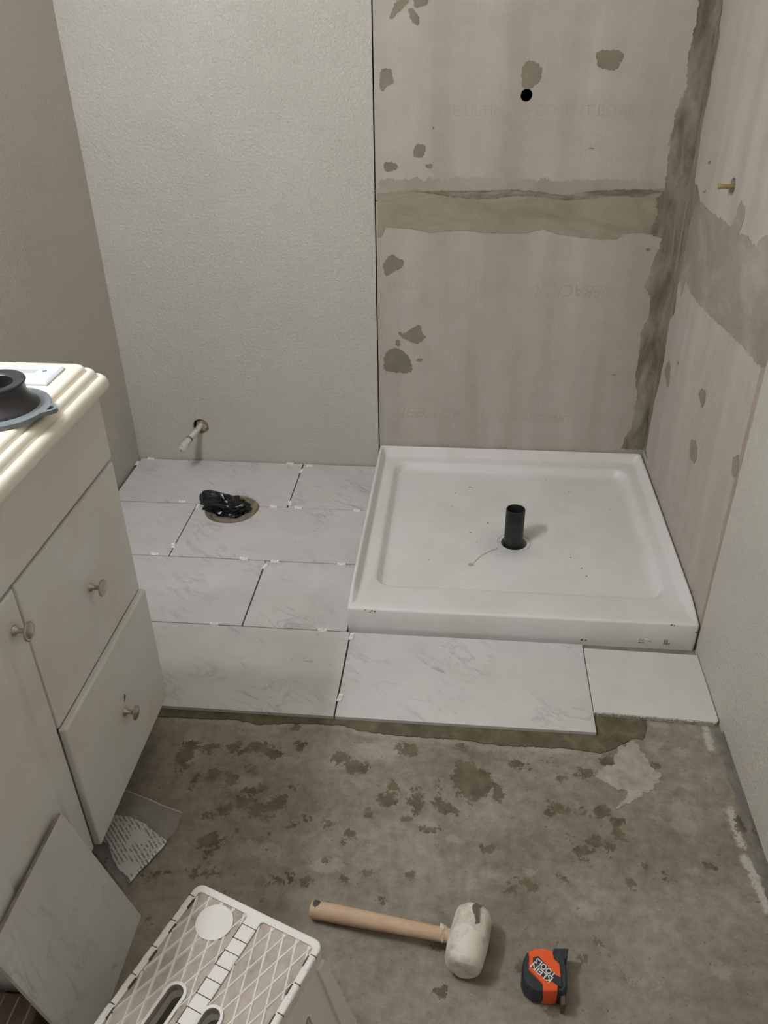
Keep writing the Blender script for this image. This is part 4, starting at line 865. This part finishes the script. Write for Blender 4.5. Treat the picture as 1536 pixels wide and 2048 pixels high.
# centre hinge: interlocked square tabs
b = bmesh.new(); add_plate(b, rrect2(0.1050, 0.1290, 0.010, SL - 0.010, (0,) * 4), [], SH - 0.014, SH - 0.0030, st); bm_obj('hinge_strip', b, SWH, stool)
GAP = mottled('hinge_gap', '#4a4238', '#5f564a', 60, 0.9)
for k in range(6):
    w0 = 0.030 + k * 0.0455
    b = bmesh.new(); add_plate(b, rrect2(0.1052, 0.1272, w0, w0 + 0.0225, (0.001,) * 4, 2), [], SH - 0.0034, SH + 0.0005, st); bm_obj('hinge_tab', b, SWH, stool)
    for q in ([(0.1030, w0 - 0.0014), (0.1290, w0 - 0.0014), (0.1290, w0 - 0.0002), (0.1030, w0 - 0.0002)], [(0.1030, w0 + 0.0227), (0.1290, w0 + 0.0227), (0.1290, w0 + 0.0239), (0.1030, w0 + 0.0239)], [(0.1036, w0), (0.1049, w0), (0.1049, w0 + 0.0225), (0.1036, w0 + 0.0225)]):
        b = bmesh.new(); add_plate(b, q, [], SH - 0.0034, SH + 0.0003, st); bm_obj('hinge_gap', b, GAP, stool)
# side hinges: knuckles along both long edges with slits beside them
for side in (0, 1):
    for k in range(6):
        w0 = 0.026 + k * 0.046; um = 0.0048 if side == 0 else SW - 0.0048
        b = bmesh.new()
        add_tube(b, [st(um, w0, SH - 0.0042), st(um, w0 + 0.001, SH - 0.0042), st(um, w0 + 0.022, SH - 0.0042), st(um, w0 + 0.023, SH - 0.0042)], [0.0048, 0.0056, 0.0056, 0.0048], 14)
        bm_obj('hinge_knuckle', b, SWH, stool, True, 0.8)
        b = bmesh.new(); us = um + (0.0068 if side == 0 else -0.0068)
        add_plate(b, [(us - 0.0012, w0 + 0.002), (us + 0.0012, w0 + 0.002), (us + 0.0012, w0 + 0.019), (us - 0.0012, w0 + 0.019)], [], SH - 0.003, SH + 0.0004, st); bm_obj('hinge_slit', b, GAP, stool)
        b = bmesh.new(); add_plate(b, [(um - 0.005, w0 - 0.0016), (um + 0.005, w0 - 0.0016), (um + 0.005, w0 - 0.0002), (um - 0.005, w0 - 0.0002)], [], SH - 0.004, SH + 0.0006, st); bm_obj('hinge_slit', b, GAP, stool)
# side legs: splayed panels with scalloped long edges and a recessed outer face
SPL_ = 0.063
for side in (0, 1):
    def lg(h, w, t, side=side):                        # h measured down from the top, t outwards
        o = SPL_ * h / SH + t + 0.001
        return st((SW - 0.004 + o) if side else (0.004 - o), w, SH - 0.012 - h * (SH - 0.012) / SH)
    b = bmesh.new(); L_ = []
    for i in range(61):
        h = 0.012 + (SH - 0.012) * i / 60; L_.append((h, 0.0135 - 0.0035 * abs(math.sin(h * math.pi / 0.0155)) - 0.060 * h))
    R_ = [(h, SL - w) for h, w in reversed(L_)]
    add_plate(b, L_ + R_, [], -0.006, 0.0, lambda u, v, w, lg=lg: lg(u, v, w)); leg = bm_obj('leg_panel', b, SWH, stool)
    for (wa, wb) in ((0.0175, 0.030), (SL - 0.030, SL - 0.0175)):       # thick edge flanges
        b = bmesh.new(); F_ = []
        for i in range(61):
            h = 0.014 + (SH - 0.014) * i / 60; F_.append((h, -0.0036 * abs(math.sin(h * math.pi / 0.0155)) - 0.060 * h))
        if wa < 0.1: P_ = [(h, wa - 0.004 + e) for h, e in F_] + [(F_[-1][0], wb), (F_[0][0], wb)]
        else: P_ = [(h, wb + 0.004 - e) for h, e in F_] + [(F_[-1][0], wa), (F_[0][0], wa)]
        add_plate(b, P_, [], -0.002, 0.0055, lambda u, v, w, lg=lg: lg(u, v, w)); bm_obj('leg_flange', b, SWH, leg)
    b = bmesh.new(); add_plate(b, ragged([(0.06, 0.075), (0.105, 0.073), (0.12, 0.085), (0.09, 0.092), (0.062, 0.088)], 0.004, 0.003, 97), [], -0.001, 0.0006, lambda u, v, w, lg=lg: lg(u, v, w))
    if side: bm_obj('mud_smear', b, m_dirty('mud', '#8a7c69', '#cfc9bf', 60, 0.45, 0.6, 0.9, 0.8), leg)
    else: b.free()

# ================================================================ MALLET
ml = thing('mallet', (-0.72, -1.75, 0), 'white rubber mallet with a wooden handle lying on the concrete floor', 'mallet')
h0, h1 = Vector((-0.8785, -1.7215, 0.0172)), Vector((-0.590, -1.7655, 0.0350)); hd = h1 - h0
b = bmesh.new(); M = along(h0, hd); Lh = hd.length
add_lathe(b, [(0.0, 0.0), (0.0142, 0.0), (0.0158, 0.0020), (0.0163, 0.010), (0.0160, 0.05), (0.0155, 0.10), (0.0140, 0.16), (0.0128, 0.22), (0.0125, Lh - 0.03), (0.0125, Lh)], 24, M)
hn = bm_obj('handle', b, m_wood(), ml, True, 0.8)
hn.rotation_mode = 'XYZ'
b = bmesh.new(); add_plate(b, ragged([(0.004, -0.007), (0.013, -0.0075), (0.018, -0.001), (0.0155, 0.007), (0.010, 0.012), (0.005, 0.009)], 0.0014, 0.002, 98), [], 0.0, 0.0006, lambda u, v, w: M @ Vector(((0.0163 + w - 0.0003 * 0) * math.cos(1.15 + v / 0.0163), (0.0163 + w) * math.sin(1.15 + v / 0.0163), u)))
stain_side = bm_obj('mortar_mark', b, SPECK, hn)
RUB = m_dirty('white_rubber', '#dcd6c8', '#a0967f', 24, 0.5, 0.68, 0.75, 0.65, 0.9)
hc = Vector((-0.5865, -1.7660, 0.0352)); had = Vector((-0.025, -0.118, 0)).normalized()
b = bmesh.new(); Mh = along(hc - had * 0.057, had)
add_lathe(b, [(0.0, -0.0005), (0.020, 0.0), (0.0265, 0.0018), (0.0318, 0.0075), (0.0338, 0.016), (0.0352, 0.040), (0.0352, 0.074), (0.0340, 0.098), (0.0318, 0.1065), (0.0262, 0.1122), (0.020, 0.114), (0.0, 0.1145)], 40, Mh)
for v in b.verts:
    d = noise.noise(v.co * 70) * 0.0012 + noise.noise(v.co * 160) * 0.0006
    v.co += (v.co - hc).normalized() * d
    v.co.z = max(v.co.z, 0.0003)
hdm = bm_obj('head', b, RUB, ml, True, 1.0)
b = bmesh.new()
patch = ragged([(0.004, -0.012), (0.012, -0.006), (0.040, -0.010), (0.046, -0.004), (0.030, 0.001), (0.022, 0.006), (0.012, 0.009), (0.005, 0.004)], 0.002, 0.003, 99)
qd = Mh.inverted().to_3x3() @ Vector((0.15, 0.1, 1)); a0 = math.atan2(qd.y, qd.x)
def headr(u): return 0.0300 + (0.0352 - 0.0300) * min(1, u / 0.03)
add_plate(b, patch, [], -0.001, 0.0010, lambda u, v, w: Mh @ Vector(((headr(u) + 0.0008 + w) * math.cos(a0 + v / 0.0352), (headr(u) + 0.0008 + w) * math.sin(a0 + v / 0.0352), u)))
bm_obj('worn_patch', b, mottled('grey_rubber', '#5b564c', '#7a7467', 60, 0.8), hdm)
b = bmesh.new(); bmesh.ops.create_icosphere(b, subdivisions=3, radius=1)
nk = h0 + hd * ((Lh - 0.043) / Lh)
for v in b.verts:
    f = 1 + 0.5 * noise.noise(v.co * 2.6); c = v.co * f; v.co = nk + Vector((c.x * 0.0075, c.y * 0.015 + 0.002, c.z * 0.015))
bm_obj('rubber_collar', b, RUB, hdm, True, 1.0)

# ================================================================ TAPE MEASURE
tm = thing('tape_measure', (-0.45, -1.815, 0), 'orange and black tape measure lying on its side on the concrete floor', 'tape measure')
TB = mottled('dark_overmould', '#24282b', '#30353a', 60, 0.5); TO = mottled('orange_shell', '#ea5a26', '#ee6230', 30, 0.38)
tcx = sum(p[0] for p in TAPE_BODY) / len(TAPE_BODY); tcy = sum(p[1] for p in TAPE_BODY) / len(TAPE_BODY)
def solid(name, P, zs, mat, parent, smooth=True):
    b = bmesh.new(); cx = sum(p[0] for p in P) / len(P); cy = sum(p[1] for p in P) / len(P)
    R = [[b.verts.new((cx + (x - cx) * s, cy + (y - cy) * s, z)) for x, y in P] for s, z in zs]
    for r0, r1 in zip(R, R[1:]):
        for i in range(len(P)): b.faces.new((r0[i], r0[(i + 1) % len(P)], r1[(i + 1) % len(P)], r1[i]))
    b.faces.new(R[0]); b.faces.new(R[-1]); return bm_obj(name, b, mat, parent, smooth, 0.5)
solid('grip_body', TAPE_BODY, [(0.93, 0.0), (0.98, 0.004), (1.0, 0.012), (1.0, 0.031), (0.975, 0.0375), (0.93, 0.040)], TB, tm)
shell = solid('orange_shell', TAPE_SHELL, [(1.0, 0.003), (1.01, 0.012), (1.01, 0.036), (0.985, 0.0415), (0.95, 0.043)], TO, tm)
solid('label_band', TAPE_BAND, [(1.0, 0.030), (1.0, 0.0434), (0.985, 0.0442)], TB, shell)
lip = solid('blade_lip', TAPE_LIP, [(0.97, 0.004), (1.0, 0.010), (1.0, 0.034), (0.95, 0.0385)], TB, tm)
for w in (1.3, 1.9, 2.5, 3.1, 3.7):                    # grip grooves on the dark overmould
    pass
b = bmesh.new(); hp = Vector((-0.409, -1.8, 0))
add_box(b, -0.004, 0.004, -0.011, 0.011, 0.004, 0.030, 0.001, 1, Matrix.Translation((TAPE_BODY[8][0] - 0.001, TAPE_BODY[8][1] - 0.004, 0)))
bm_obj('end_hook', b, mottled('hook_metal', '#5a4a40', '#7a6a60', 60, 0.4, 0.6), tm)
WHT = mottled('white_print', '#d9d7d2', '#e2e0dc', 40, 0.6)
tx, ty, dx, dy = TAPE_TEXT
rot = math.atan2(-dy, -dx)
Mt = Matrix.Translation((tx, ty, 0.0445)) @ Matrix.Rotation(rot, 4, 'Z')
text_mesh('lettering', 'KLEIN', 0.0150, WHT, shell, Mt @ Matrix.Translation((0, 0.0058, 0)), 0.0002, 0, 0.040, 0.0003)
text_mesh('lettering', 'TOOLS', 0.0150, WHT, shell, Mt @ Matrix.Translation((0, -0.0058, 0)), 0.0002, 0, 0.040, 0.0003)
text_mesh('lettering', '25', 0.016, TO, lip, Matrix.Translation((TAPE_NUM[0], TAPE_NUM[1] - 0.001, 0.0389)) @ Matrix.Rotation(rot - 0.35, 4, 'Z'), 0.0002)
